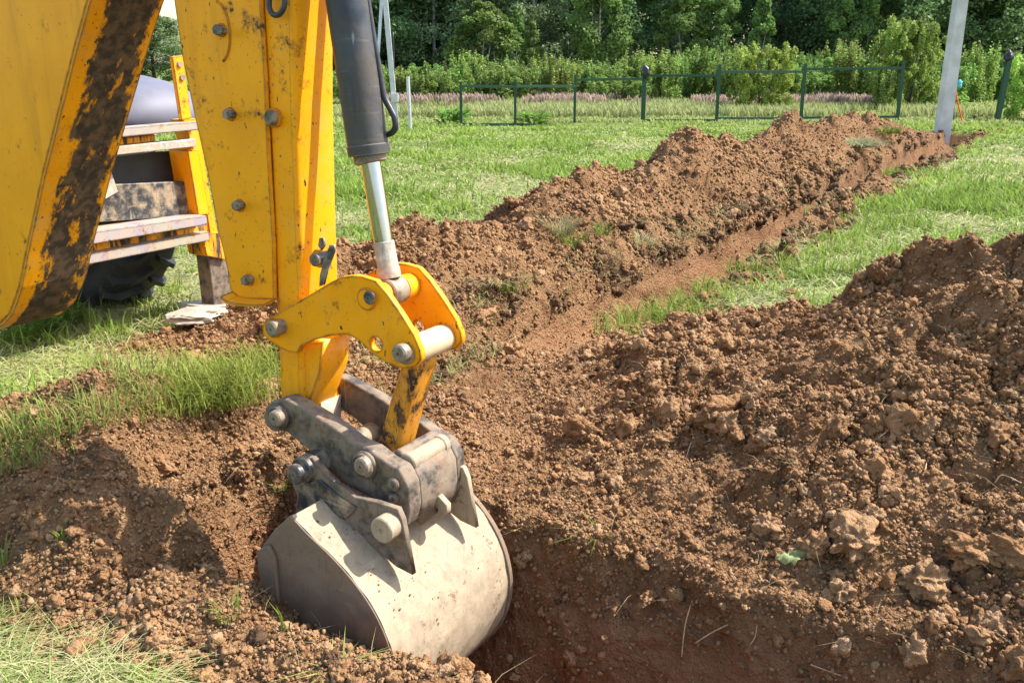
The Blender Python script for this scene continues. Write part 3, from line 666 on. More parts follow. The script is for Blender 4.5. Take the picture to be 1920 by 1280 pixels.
def pinc(name, px, py, s0, s1, r, mat, parent, ref=None, ch=.004, bore=False, hexa=False):
    v, z = q_(px, py, s0 if ref is None else ref); L_ = s1 - s0; c = min(ch / L_, .3)
    pr = [(0, r - ch), (c, r), (1 - c, r), (1, r - ch)]
    if bore: pr = [(c * 1.2, 0), (c * 1.2, r * .18), (0, r * .22)] + pr
    return lathe(name, W(v, z, s0), W(v, z, s1), pr, mat, parent, hexa=hexa)
def box8(name, P8, mat, parent, bev=.006):
    F = [(0, 1, 2, 3), (7, 6, 5, 4), (0, 4, 5, 1), (1, 5, 6, 2), (2, 6, 7, 3), (3, 7, 4, 0)]
    o = mesh_obj(name, P8, F, mat, parent); bm = bmesh.new(); bm.from_mesh(o.data); bmesh.ops.recalc_face_normals(bm, faces=bm.faces)
    if bev: bmesh.ops.bevel(bm, geom=list(bm.edges), offset=bev, segments=2, affect='EDGES', profile=.6)
    bm.to_mesh(o.data); bm.free(); return o
def bump_box(c, ax, ay, az_, name, mat, parent, bev=.004):
    c, ax, ay, az_ = map(Vector, (c, ax, ay, az_)); P8 = [c + ax * i + ay * j + az_ * k for k in (-1, 1) for (i, j) in ((-1, -1), (1, -1), (1, 1), (-1, 1))]
    return box8(name, P8, mat, parent, bev)

base = Vector(VV * 5.2 + UV * 4.4)
rig = empty('backhoe_loader', base); tag(rig, 'worn yellow backhoe digging, bucket down in the trench with its boom overhead', 'digger')

# --- boom
boom = plate('boom', [(215, -160), (165, 0), (140, 90), (110, 210), (80, 330), (50, 470), (36, 540), (18, 590), (-10, 614), (-90, 620), (-260, 560), (-330, 400), (-260, 100), (-150, -260), (120, -420)], -.04, .235, M_yel2, rig, bev=.006, round_=.02)
# rubbed plate along its underside, wider than the box by its two edges
def strip(name, path, s0, s1, t, mat, parent):
    pts = [Vector(q_(*p, s0)) for p in path]; V = []; F = []; rub = []; cols = [0, .12, .22, .45, .8, .93, 1]; m = len(cols); n = len(pts)
    wt = [-.25, -.20, .02, .11, .10, .0, -.07]
    for i, p in enumerate(pts):
        d = (pts[min(i + 1, n - 1)] - pts[max(i - 1, 0)]).normalized(); nn = Vector((d.y, -d.x))
        if nn.x > 0: nn = -nn
        a = p + nn * t; low = .10 * max(0, (i - n * .55) / (n * .45))
        for c, k in zip(cols, wt): V.append(W(a.x, a.y, s0 + (s1 - s0) * c)); rub.append(k + low * (c > .15))
        V += [W(p.x, p.y, s0), W(p.x, p.y, s1)]; rub += [-.2, -.2]
    st = m + 2
    for i in range(n - 1):
        for j in range(m - 1): F.append((i * st + j, i * st + j + 1, (i + 1) * st + j + 1, (i + 1) * st + j))
        F.append((i * st + m, i * st, (i + 1) * st, (i + 1) * st + m)); F.append((i * st + m - 1, i * st + m + 1, (i + 1) * st + m + 1, (i + 1) * st + m - 1)); F.append((i * st + m + 1, i * st + m, (i + 1) * st + m, (i + 1) * st + m + 1))
    o = mesh_obj(name, V, F, mat, parent); a = o.data.attributes.new('rub', 'FLOAT', 'POINT'); a.data.foreach_set('value', rub)
    bm = bmesh.new(); bm.from_mesh(o.data); bmesh.ops.recalc_face_normals(bm, faces=bm.faces); bm.to_mesh(o.data); bm.free(); return o
strip('underside_plate', [(215, -160), (190, -80), (165, 0), (140, 90), (110, 210), (80, 330), (50, 470), (38, 535), (30, 560), (20, 585), (5, 603), (-12, 614), (-60, 622)], -.045, .241, .012, M_worn, boom)
for (px, py, r, s) in ((90, 432, .006, .06), (153, 423, .006, .26)):
    v, z = q_(px, py, s); 
    # find the plate surface at this height
    lathe('bolt', W(v, z, s) + Vector(-VV * -.004), W(v, z, s) - Vector(VV * .006), [(0, r), (.7, r), (1, r * .7)], M_pin, boom, k=12)

# --- dipper
dip = plate('dipper_arm', [(470, -300), (488, 0), (505, 300), (514, 520), (519, 620), (524, 740), (528, 790), (545, 806), (565, 795), (569, 760), (566, 640), (567, 560), (560, 400), (553, 200), (550, 0), (546, -300)], .045, .225, M_yel3, rig, bev=.017)
for n_, s0, s1 in (('side_plate', .026, .042), ('side_plate', .262, .278)):
    sp_ = plate(n_, [(262, -300), (326, 0), (342, 110), (365, 220), (390, 330), (408, 430), (425, 500), (432, 545), (450, 560), (514, 562), (512, 450), (503, 300), (497, 150), (488, 0), (468, -300)], s0, s1, M_yel if s0 < .1 else M_link, dip, bev=.003, ref=.026, round_=.01)
    if s0 < .1:
        side = sp_
        # turned-out foot of the plate and the embossed ring near its top
        fv = [Vector(q_(px, py, .026)) for px, py in ((434, 548), (446, 557), (465, 561), (490, 563), (514, 563))]
        V = []; F = []
        for p in fv: V += [W(p.x, p.y + .004, .03), W(p.x, p.y - .006, .03), W(p.x, p.y - .012, -.025), W(p.x, p.y - .004, -.025)]
        for i in range(4):
            for j in range(4): F.append((i * 4 + j, i * 4 + (j + 1) % 4, i * 4 + 4 + (j + 1) % 4, i * 4 + 4 + j))
        F += [(3, 2, 1, 0), (16, 17, 18, 19)]; mesh_obj('foot_flange', V, F, M_yel, side)
        v, z = q_(408, 60, .026); pts = [W(v + .062 * math.cos(a) * 1.0, z + .085 * math.sin(a), .026) for a in np.linspace(math.radians(60), math.radians(-100), 22)]
        pts = [W(v - .055 * math.cos(a), z + .09 * math.sin(a), .0255) for a in np.linspace(math.radians(80), math.radians(-75), 22)]
        Vt, Ft = tube_mesh(pts, .005, 8); mesh_obj('embossed_ring', Vt, Ft, M_yel, side, smooth=True)
    for px, py in ((410, 58), (428, 215), (445, 386), (462, 525)):
        if s0 > .1: continue
        pinc('washer', px + 6, py - 1, .019, .027, .0215, M_yel3, side, ref=.026, ch=.002)
        b_ = pinc('bolt', px + 5, py - 1, -.004, .0195, .0165, M_black, side, ref=.02, ch=.002, hexa=True)
        pinc('bolt_shank', px, py, -.030, -.0035, .0125, M_black, b_, ref=-.03, ch=.002, hexa=True)
# webs joining side plates to the arm box (seen as the thin rear face between them)
plate('web', [(300, -280), (350, 0), (378, 200), (410, 400), (440, 545), (514, 545), (488, 0), (470, -280)], .06, .245, M_yel3, dip, ref=.026, bev=.004)
pinc('boss', 517, 221, .030, .047, .030, M_yel3, dip, ref=.045); pinc('pin', 513, 221, .008, .031, .023, M_black, dip, ref=.03, ch=.005)
for px, py in ((507, 111), (512, 159), (526, 293), (552, 222), (527, 92)):
    pinc('small_hole_plug', px, py, .0435, .0455, .0035, M_black, dip, ref=.045, ch=.0005)
v, z = q_(520, 5, .02); ring = [W(v + .032 * math.cos(a), z + .036 * math.sin(a), .018 + .006 * math.sin(a)) for a in np.linspace(0, 2 * math.pi, 28)]
Vt, Ft = tube_mesh(ring, .0085, 10, False); mesh_obj('shackle', Vt, Ft, M_hose, dip, smooth=True)
# locking pin with its lever
pinc('lock_boss', 600, 484, .035, .05, .030, M_yel3, dip, ref=.045)
lp = pinc('lock_pin', 604, 484, -.02, .05, .020, M_black, dip, ref=.02, ch=.004)
plate('lever', [(622, 458), (630, 458), (631, 470), (618, 505), (611, 533), (602, 536), (603, 515), (612, 480)], -.03, -.021, M_black, lp, ref=-.02, bev=.002)
plate('lever_tip', [(596, 447), (604, 446), (606, 462), (600, 470), (594, 462)], -.016, -.006, M_black, lp, ref=-.02, bev=.002)
# tip boss at the bucket pivot
pinc('tip_boss', 520, 783, .04, .23, .050, M_yel3, dip, ref=-.03, ch=.006)
plate('wear_pad', [(596, 770), (640, 738), (640, 790), (626, 800), (600, 790)], .12, .225, M_rodend, dip, ref=.225, bev=.003)
# the tip widens towards the pivot
plate('tip_web', [(527, 640), (527, 790), (560, 800), (575, 770), (600, 700), (606, 640)], .06, .20, M_yel3, dip, ref=.06, bev=.005)

# --- cylinder
def W2(px, py, s): v, z = q_(px, py, s); return W(v, z, s)
SC = .135
def along(name, A, B, prof, mat, par, **k): return lathe(name, W2(*A, SC), W2(*B, SC), prof, mat, par, **k)
px_r = 2.72 / 1750
cyl = along('hydraulic_cylinder', (606, -300), (692.5, 291), [(0, .062), (.965, .0625), (.967, .0645), (.998, .0645), (1, .062)], M_cyl, rig, k=48)
along('gland', (692, 289), (695.5, 306), [(0, .050), (.85, .050), (1, .046)], M_black, cyl, k=40)
along('chrome_rod', (694, 300), (719, 452), [(0, .0305), (1, .0305)], M_chrome, cyl, k=48)
along('rod_end', (719, 452), (731, 520), [(0, .0305), (.03, .033), (.7, .033), (.75, .036), (1, .036)], M_rodend, cyl, k=40)
v, z = q_(690, 560, .015)
eye = lathe('rod_eye', W(v, z, .098), W(v, z, .172), [(0, .040), (.06, .044), (.94, .044), (1, .040)], M_pin, cyl)
gp = [W2(px, py, .20) for px, py in ((600, -300), (628, 0), (640, 120), (652, 215), (672, 330), (690, 430), (699, 485))]
gV = []; gF = []
for i, p in enumerate(gp):
    for (a, b) in ((0, 0), (.012, 0), (.012, .03), (0, .03)): gV.append(p + Vector(VV * (a - .03)) + Vector(UV * b))
for i in range(len(gp) - 1):
    for j in range(4): gF.append((i * 4 + j, i * 4 + (j + 1) % 4, i * 4 + 4 + (j + 1) % 4, i * 4 + 4 + j))
mesh_obj('guard_strip', gV, gF, M_yel, cyl)
hs = [W2(px, py, .17) for px, py in ((672, -200), (680, -60), (689, 0), (700, 70), (709, 120), (716, 160), (722, 185), (732, 205), (740, 222), (741, 240), (733, 250), (720, 253))]
Vt, Ft = tube_mesh(smooth_path(hs), .0095, 12); mesh_obj('hose', Vt, Ft, M_hose, cyl, smooth=True)

# --- curved tipping link, two cheek plates
LO = [(497, 600), (508, 594), (564, 562), (621, 528), (640, 519), (660, 516), (679, 518), (704, 526), (726, 551), (751, 587), (776, 627), (788, 656), (790, 674), (779, 688), (754, 692), (726, 681), (700, 665), (672, 638), (650, 627), (621, 629), (589, 638), (566, 648), (557, 662), (540, 660), (524, 652), (506, 640), (493, 627), (491, 612)]
lk = plate('curved_link_plate', LO, .015, .038, M_yel, rig, bev=.003, holes=((705, 645, .022),))
plate('curved_link_plate', LO, .232, .255, M_yel, rig, bev=.003, ref=.015, holes=((705, 645, .022),))
pinc('collar', 689, 560, .006, .0155, .036, M_yel3, lk, ref=.015, ch=.003); pinc('pin', 690, 559, -.008, .0055, .021, M_black, lk, ref=-.008, bore=True)
hv, hz = q_(705, 645, .015)
lathe('hole_ring', W(hv, hz, .006), W(hv, hz, .0152), [(0, .028), (1, .030)], M_yel3, lk) if False else None
pinc('link_spacer', 690, 560, .038, .098, .036, M_yel3, lk, ref=.015); pinc('link_spacer', 690, 560, .172, .232, .040, M_yel, lk, ref=.015)
pinc('pin', 507, 618, -.035, .02, .026, M_black, lk, ref=-.035, bore=True, ch=.005); pinc('boss', 509, 616, .0, .016, .033, M_yel3, lk, ref=0)
pinc('collar', 756, 664, .0, .016, .034, M_hitch, lk, ref=0); pinc('pin', 748, 663, -.035, .001, .027, M_pin, lk, ref=-.03, bore=True, ch=.005)
tube = pinc('link_tube', 756, 664, .038, .232, .044, M_dustytube, lk, ref=.015, ch=.004)

# --- straight link down to the hitch
arm = plate('push_link', [(752, 668), (790, 672), (782, 705), (747, 838), (742, 850), (722, 846), (707, 828), (730, 750), (747, 700)], .085, .185, M_link, rig, ref=.085, bev=.012)
v, z = q_(680, 875, -.03)
lathe('lower_eye', W(v, z, .075), W(v, z, .20), [(0, .045), (.05, .050), (.95, .050), (1, .045)], M_link, arm)

# --- quick hitch
HO = [(497, 765), (510, 752), (533, 747), (560, 761), (620, 797), (665, 832), (692, 843), (722, 866), (748, 880), (764, 912), (768, 955), (762, 988), (745, 963), (721, 946), (665, 918), (637, 900), (600, 864), (571, 837), (534, 808), (512, 810), (498, 798), (493, 782)]
ht = plate('hitch_plate', HO, -.03, .035, M_hitch, rig, bev=.007, round_=.008)
plate('hitch_plate', HO, .238, .285, M_hitch, rig, bev=.006, ref=-.03, round_=.008)
for px, py, r in ((521, 782, .044), (683, 872, .046)):
    pinc('boss', px, py, -.045, -.028, r, M_hitch, ht, ref=-.04); c_ = pinc('washer', px - 3, py + 1, -.056, -.044, r * .86, M_black, ht, ref=-.05)
    pinc('pin', px - 6, py + 3, -.085, -.055, r * .62, M_pin, ht, ref=-.08, bore=True, ch=.005)
for px, py, r in ((735, 908, .016), (735, 934, .013)):
    pinc('stud', px + 2, py, -.045, -.029, r * 1.35, M_hitch, ht, ref=-.04); pinc('stud_hole', px, py, -.047, -.0445, r * .8, M_black, ht, ref=-.045, ch=.0005)
hb = plate('hitch_body', [(705, 872), (748, 882), (764, 914), (768, 958), (764, 1000), (742, 985), (722, 944), (700, 905)], .035, .238, M_hitch, rig, ref=-.03, bev=.006)
pinc('cross_tube', 738, 884, .036, .236, .030, M_bucket, hb, ref=-.03); pinc('cross_tube', 722, 868, .036, .236, .020, M_hitch, hb, ref=-.03)
for s_ in (.0352, .236 - .03): pinc('cross_collar', 738, 884, s_, s_ + .03, .034, M_bucket, hb, ref=-.03)
plate('lug', [(768, 1000), (795, 944), (806, 930), (822, 930), (838, 948), (838, 962), (826, 972), (800, 978)], .12, .145, M_bucket, hb, ref=.12, bev=.003, holes=((816, 955, .010),))
# slot in the hitch face
v, z = q_(808, 905, .17); pinc('slot', 808, 905, .168, .172, .012, M_black, hb, ref=.17)

# --- bucket
prof = [(1.915, .280), (1.85, .236), (1.76, .186), (1.675, .125), (1.605, .052), (1.558, -.03), (1.533, -.12), (1.530, -.20), (1.548, -.29), (1.592, -.38), (1.68, -.49), (1.80, -.60), (1.92, -.68)]
pr = [(p.x, p.y) for p in smooth_path([Vector((a, b)).to_3d() for a, b in prof], 5)]
SL, SR = -.24, .41
bk = None
V = []; F = []; n = len(pr); th = .018; ns = 24
for i, (a, b) in enumerate(pr):
    d = (Vector(pr[min(i + 1, n - 1)]) - Vector(pr[max(i - 1, 0)])).normalized(); nn = Vector((-d.y, d.x))
    if nn.x < 0: nn = -nn
    for k in range(ns + 1):
        s = SL + (SR - SL) * k / ns; e = .0022 * math.sin(i * 1.1 + k * .7) * math.sin(k * .37 + i * .3)
        V.append(W(a + nn.x * e, b + nn.y * e, s))
    for k in (0, ns): V.append(W(a + nn.x * th, b + nn.y * th, SL if k == 0 else SR))
st = ns + 3
for i in range(n - 1):
    for k in range(ns): F.append((i * st + k, i * st + k + 1, (i + 1) * st + k + 1, (i + 1) * st + k))
    F.append((i * st + ns + 1, i * st + ns + 2, (i + 1) * st + ns + 2, (i + 1) * st + ns + 1))
    F.append((i * st, i * st + ns + 1, (i + 1) * st + ns + 1, (i + 1) * st)); F.append((i * st + ns, i * st + ns + 2, (i + 1) * st + ns + 2, (i + 1) * st + ns))
F.append(tuple(range(ns + 1)) + (ns + 2, ns + 1)); j = (n - 1) * st; F.append(tuple(j + k for k in range(ns + 1)) + (j + ns + 2, j + ns + 1))
bk = mesh_obj('bucket', V, F, M_bucket, rig, smooth=True)
bm = bmesh.new(); bm.from_mesh(bk.data); bmesh.ops.recalc_face_normals(bm, faces=bm.faces); bm.to_mesh(bk.data); bm.free()
try: bk.data.set_sharp_from_angle(angle=math.radians(40))
except Exception: pass
sidep = [(a + .004, b) for a, b in pr] + [(2.01, -.62), (2.03, -.4), (2.035, -.1), (2.058, .13), (1.99, .215)]
plate('side_wall', sidep, SL - .006, SL + .012, M_bside_shaded, bk, world=True, bev=.002)
plate('side_wall', [(a - .008, b) for a, b in pr] + sidep[len(pr):], SR - .010, SR + .010, M_bside_shaded, bk, world=True, bev=.002)
plate('side_cutter', [(2.064, .125), (2.05, -.1), (2.045, -.4), (1.98, -.4), (1.985, -.1), (1.985, .12), (2.01, .16)], SL - .022, SL - .007, M_bside_shaded, bk, world=True, bev=.003)
EO = [(553, 962), (557, 930), (548, 908), (546, 880), (562, 856), (585, 858), (604, 880), (627, 904), (665, 932), (705, 941), (745, 954), (754, 975), (773, 1078), (742, 1062), (700, 1026), (640, 985), (590, 965)]
ear = plate('bucket_ear', EO, -.10, -.078, M_hitch, bk, bev=.003)
plate('bucket_ear', EO, .255, .277, M_bucket, bk, bev=.003, ref=-.10)
plate('ear_mud_patch', [(556, 955), (562, 905), (600, 900), (640, 935), (668, 952), (650, 972), (610, 962), (590, 955)], -.109, -.101, M_black, ear, ref=-.109, bev=.003)  # thin black patch modelling the dark mud on the ear
pinc('bucket_pin', 714, 995, -.150, -.08, .041, M_bucket, bk, ref=-.150, bore=True, ch=.004)
pinc('bucket_pin', 552, 890, -.15, -.10, .033, M_black, bk, ref=-.145, bore=True, ch=.005); pinc('pin_collar', 564, 882, -.122, .28, .043, M_black, bk, ref=-.122)
# soil caked on the shell
V = []; F = []; I0, IF = ico(2, 400, .4)
for k in range(900):
    fi = (len(pr) - 2) * random.random() ** 1.6 * .8; i = int(fi); sI = SL + .03 + (SR - SL - .06) * random.random(); a_, b_ = Vector(pr[i]).lerp(Vector(pr[i + 1]), fi - i)
    if vnoise(np.array([fi * .11]), np.array([sI * 7]), seed=7)[0] < .18 - .6 * (i < 9) : continue
    c_ = W(a_ - .001, b_ + .001, sI); r_ = (.0008 + .0034 * random.random() ** 4) ; o_ = len(V)
    V += [c_ + Vector(p_ * np.array([r_ * random.uniform(.7, 1.5), r_, r_ * .6])) for p_ in I0]; F += [tuple(int(x) + o_ for x in f) for f in IF]
tag(mesh_obj('caked_soil', V, F, M_soil, bk), kind='stuff')
# teeth
for k in range(5):
    s = SL + .05 + k * (SR - SL - .1) / 4
    box8('tooth', [W(1.90, -.66, s - .03), W(1.90, -.66, s + .03), W(1.91, -.70, s + .03), W(1.91, -.70, s - .03), W(2.05, -.735, s - .015), W(2.05, -.735, s + .015), W(2.05, -.742, s + .015), W(2.05, -.742, s - .015)], M_bside_shaded, bk, .001)

# --- rear frame, traced on planes square to the machine (v constant)
def f_(px, py, v):
    r = ray(px, py); t = (v - C0 @ VV) / (r @ VV); p = C0 + r * t; return float(p @ UV), float(p[2])
def FW_(u, z, v): return Vector(UV * u + VV * v + np.array([0, 0, z]))
def fplate(name, pts, v0, v1, mat, parent, bev=.004):
    a = [f_(*p, v0) for p in pts]; n = len(a)
    V = [FW_(u, z, v0) for u, z in a] + [FW_(u, z, v1) for u, z in a]
    F = [tuple(range(n)), tuple(reversed(range(n, 2 * n)))] + [(i, i + n, (i + 1) % n + n, (i + 1) % n) for i in range(n)]
    o = mesh_obj(name, V, F, mat, parent); bm = bmesh.new(); bm.from_mesh(o.data); bmesh.ops.recalc_face_normals(bm, faces=bm.faces)
    if bev: bmesh.ops.bevel(bm, geom=list(bm.edges), offset=bev, segments=1, affect='EDGES')
    bm.to_mesh(o.data); bm.free(); return o
VF = 4.75
fr = fplate('rear_frame', [(343, 225), (372, 222), (384, 300), (398, 380), (413, 455), (420, 480), (398, 482), (393, 430), (371, 305)], VF, VF + .12, M_yel3, rig)
up_ = fplate('upright_bracket', [(323, 107), (344, 104), (350, 150), (360, 222), (341, 226)], VF, VF + .03, M_yel3, fr)
for px, py in ((336, 121), (341, 146)): 
    u_, z_ = f_(px, py, VF); lathe('bolt', FW_(u_, z_, VF - .012), FW_(u_, z_, VF), [(0, .017), (1, .02)], M_pin, up_, k=16)
fplate('top_rail', [(60, 254), (370, 228), (373, 244), (60, 273)], VF - .06, VF + .05, M_bar, fr)
fplate('top_rail_under', [(60, 276), (290, 252), (292, 266), (60, 292)], VF + .02, VF + .08, M_worn, fr)
fplate('second_rail', [(60, 291), (368, 260), (369, 275), (60, 308)], VF - .04, VF + .05, M_rodend, fr)
fplate('step_box_back', [(60, 300), (372, 280), (390, 410), (60, 430)], VF + .16, VF + .18, M_plast, fr, 0)
fplate('step_box_side', [(352, 282), (372, 280), (394, 402), (372, 404)], VF - .02, VF + .16, M_yel3, fr)
fplate('step_box_shelf', [(60, 352), (355, 340), (372, 404), (60, 425)], VF + .06, VF + .16, M_black, fr)
fplate('step_rail', [(60, 452), (388, 404), (390, 421), (60, 478)], VF - .10, VF + .30, M_bar, fr)
fplate('lower_rail', [(60, 496), (392, 434), (394, 451), (60, 517)], VF - .06, VF + .10, M_bar, fr)
fplate('lower_plate', [(60, 470), (390, 421), (390, 440), (60, 500)], VF + .0, VF + .06, M_worn, fr)
fplate('grey_bracket', [(60, 300), (208, 318), (222, 360), (200, 373), (60, 380)], VF + .05, VF + .2, M_rodend, fr)
fplate('corner_bracket', [(378, 440), (413, 436), (426, 478), (424, 488), (388, 480)], VF - .03, VF + .14, M_worn, fr)
leg = fplate('stabiliser_leg', [(391, 480), (424, 476), (441, 580), (403, 584)], VF + .0, VF + .12, M_hitch, fr)
fplate('stabiliser_foot', [(385, 576), (445, 570), (452, 590), (380, 596)], VF - .05, VF + .22, M_rodend, leg)
bump_box(FW_(f_(290, 400, 5.2)[0] - .55, .80, 6.6), UV * .55, VV * 1.2, (0, 0, .24), 'chassis', M_plast, rig, .02)
lathe('axle', FW_(f_(290, 400, 5.2)[0] - 1.3, .66, 5.72), FW_(f_(290, 400, 5.2)[0] + .3, .66, 5.72), [(0, .13), (1, .13)], M_plast, rig)
# wheel
WU1 = f_(372, 520, 5.0)[0]; WC = (5.72, .66); 
def wheel():
    u1 = WU1; u0 = u1 - .44; um = (u0 + u1) / 2
    pf = [(u0 + .06, .36), (u0 + .02, .44), (u0, .52), (u0 + .015, .585), (u0 + .06, .618), (um, .632), (u1 - .06, .618), (u1 - .015, .585), (u1, .52), (u1 - .02, .44), (u1 - .06, .36)]
    V = []; F = []; K = 56
    for j in range(K):
        a = 2 * math.pi * j / K
        for (u, r) in pf: V.append(FW_(u, WC[1] + r * math.sin(a), WC[0] + r * math.cos(a)))
    m = len(pf)
    for j in range(K):
        for i in range(m): F.append((j * m + i, j * m + (i + 1) % m, ((j + 1) % K) * m + (i + 1) % m, ((j + 1) % K) * m + i))
    wr = mesh_obj('wheel', V, F, M_rubber, rig, smooth=True)
    V = []; F = []
    for j in range(22):
        for sgn in (-1, 1):
            a0 = 2 * math.pi * (j + (.5 if sgn > 0 else 0)) / 22
            for t in range(4):
                tt = t / 3; u = um + sgn * (.01 + tt * .215); a = a0 + tt * .20; r0 = .60 if t < 3 else .54; r1 = .672 if t < 3 else .615
                for (da, r) in ((-.035, r0), (.035, r0), (.028, r1), (-.028, r1)): V.append(FW_(u, WC[1] + r * math.sin(a + da), WC[0] + r * math.cos(a + da)))
            b = len(V) - 16
            for t in range(3):
                for i in range(4): F.append((b + t * 4 + i, b + t * 4 + (i + 1) % 4, b + t * 4 + 4 + (i + 1) % 4, b + t * 4 + 4 + i))
            F += [(b, b + 1, b + 2, b + 3), (b + 12, b + 13, b + 14, b + 15)]
    mesh_obj('tread', V, F, M_rubber, wr)
    lathe('rim', FW_(u0 + .08, WC[1], WC[0]), FW_(u1 - .08, WC[1], WC[0]), [(0, .36), (.1, .37), (.12, .30), (.88, .30), (.9, .37), (1, .36)], M_yel3, wr)
wheel()
# mudguard: domed shell over the wheel
def guard():
    V = []; F = []; n1, n2 = 22, 16; cu_, cz_ = f_(262, 232, 5.6); ru, rz, rv = .50, .36, .75
    for i in range(n1 + 1):
        a = math.pi * i / n1
        for j in range(n2 + 1):
            b = math.pi * j / n2; x = math.cos(a); V.append(FW_(cu_ - .05 - ru * x, cz_ + rz * (max(0, math.sin(a)) ** .75) * max(0, math.sin(b)) ** .6 - .03, 5.9 + rv * -math.cos(b) * (.55 + .45 * math.sin(a))))
    for i in range(n1):
        for j in range(n2): k = i * (n2 + 1) + j; F.append((k, k + 1, k + n2 + 2, k + n2 + 1))
    o = mesh_obj('mudguard', V, F, M_fender, rig, smooth=True); md = o.modifiers.new('s', 'SOLIDIFY'); md.thickness = .015
guard()

# ------------------------------------------------------------------ fence, posts, poles
def post_at(px, pyb, pyt, half, mat, name, parent, z0=None):
    b = gpt(px, pyb); r = ray(px, pyt); d = math.hypot(b[0], b[1]); t = d / math.hypot(r[0], r[1]); zt = CAM_H + r[2] * t
    return bump_box((b[0], b[1], zt / 2 - .05), (half, 0, 0), (0, half, 0), (0, 0, zt / 2 + .05), name, mat, parent, .004), Vector((b[0], b[1], zt))
fx = [(865, 238, 154, .035), (966, 236, 149, .035), (1077, 232, 141, .035), (1205, 230, 134, .06), (1343, 230, 121, .045), (1501, 227, 120, .045), (1682, 226, 113, .045)]
fb = gpt(865, 238); fence = empty('metal_fence', fb); tag(fence, 'open frame of dark green posts and rails without mesh, across the meadow', 'fence')
tops = []
for px, pb, pt, hw in fx:
    o, t = post_at(px, pb, pt, hw, M_green, 'post', fence); tops.append(t)
def rail(a, b, h):
    a, b = Vector(a), Vector(b); d = b - a; c = (a + b) / 2; x = d / 2; y = Vector((-d.y, d.x, 0)).normalized() * h; bump_box(c, x, y, (0, 0, h), 'rail', M_green, fence, .003)
rt_ = [(162, 163), (162, 162), (150, 148), (142, 142), (135, 135), (130, 128)]; rb_ = [(233, 234), (234, 234), (0, 0), (226, 226), (222, 222), (221, 219)]
def onplane(px, py, t):
    r = ray(px, py); k = math.hypot(t.x, t.y) / math.hypot(r[0], r[1]); return C0[2] + r[2] * k
for i in range(6):
    a, b = tops[i], tops[i + 1]
    rail((a.x, a.y, onplane(fx[i][0], rt_[i][0], a)), (b.x, b.y, onplane(fx[i + 1][0], rt_[i][1], b)), .036)
    if rb_[i][0]: rail((a.x, a.y, onplane(fx[i][0], rb_[i][0], a)), (b.x, b.y, onplane(fx[i + 1][0], rb_[i][1], b)), .034)
def bag(p, r, par, seed):
    V0, F0 = ico(3, seed, .35); V = V0 * np.array([r, r, r * 1.5]) + np.array(p); mesh_obj('bag_cap', V, [tuple(f) for f in F0], M_bag, par, smooth=True)
bag(tops[3] + Vector((0, 0, -.02)), .12, fence, 5); bag(tops[3] + Vector((0, 0, -.2)), .085, fence, 6)
o, t = post_at(1869, 228, 108, .07, M_green, 'fence_post', None); lean = Vector((.055, 0, 0))
for vv in o.data.vertices: vv.co += lean * max(0, vv.co.z) 
tag(o, 'lone dark green post topped by a black bag, right of the concrete pole', 'post')
bag(t + Vector((.09, 0, -.0)), .13, o, 8)

# concrete pole: slim tapering trapezium section
pb = surf_px(1767, 246); pb = Vector(gpt(1767, 248)); 
V = []; 
for (z, a, b) in ((-.6, .215, .15), (9.0, .13, .10)):
    cx = pb.x + (.012 * z); V += [(cx - a, pb.y, z), (cx - a * .72, pb.y - b, z), (cx + a * .72, pb.y - b, z), (cx + a, pb.y, z), (cx + a * .8, pb.y + b, z), (cx - a * .8, pb.y + b, z)]
F = [tuple(range(5, -1, -1)), tuple(range(6, 12))] + [(i, (i + 1) % 6, (i + 1) % 6 + 6, i + 6) for i in range(6)]
pole = mesh_obj('concrete_pole', V, F, M_conc); tag(pole, 'tall tapering grey concrete pole at the far end of the long trench', 'pole')
# survey stake with strap and rag behind the pole
sb = Vector(gpt(1797, 232)); stk = empty('marker_stake', sb); tag(stk, 'thin stake with orange strap and blue rag behind the concrete pole', 'stake')
Vt, Ft = tube_mesh([sb + Vector((-.15, 0, 0)), sb + Vector((-.25, 0, 1.05))], .02, 8); mesh_obj('stake', Vt, Ft, M_bark, stk)
Vt, Ft = tube_mesh(smooth_path([sb + Vector((-.24, -.03, 1.0)), sb + Vector((-.12, -.05, .6)), sb + Vector((.1, -.05, 0.02))]), .022, 6); mesh_obj('strap', Vt, Ft, M_orange, stk, smooth=True)
V0, F0 = ico(3, 9, .5); V0 = V0 * np.array([.075, .04, .10]) + np.array(sb + Vector((-.14, -.05, 1.12))); mesh_obj('rag', V0, [tuple(f) for f in F0], M_cyan, stk, smooth=True)
# thin grey stake
b = gpt(770, 246); Vt, Ft = tube_mesh([(b[0], b[1], -.2), (b[0] - .03, b[1], 1.36)], .045, 12)
tag(mesh_obj('steel_stake', Vt, Ft, M_galv), 'slender grey steel stake standing alone left of the green fence', 'stake')
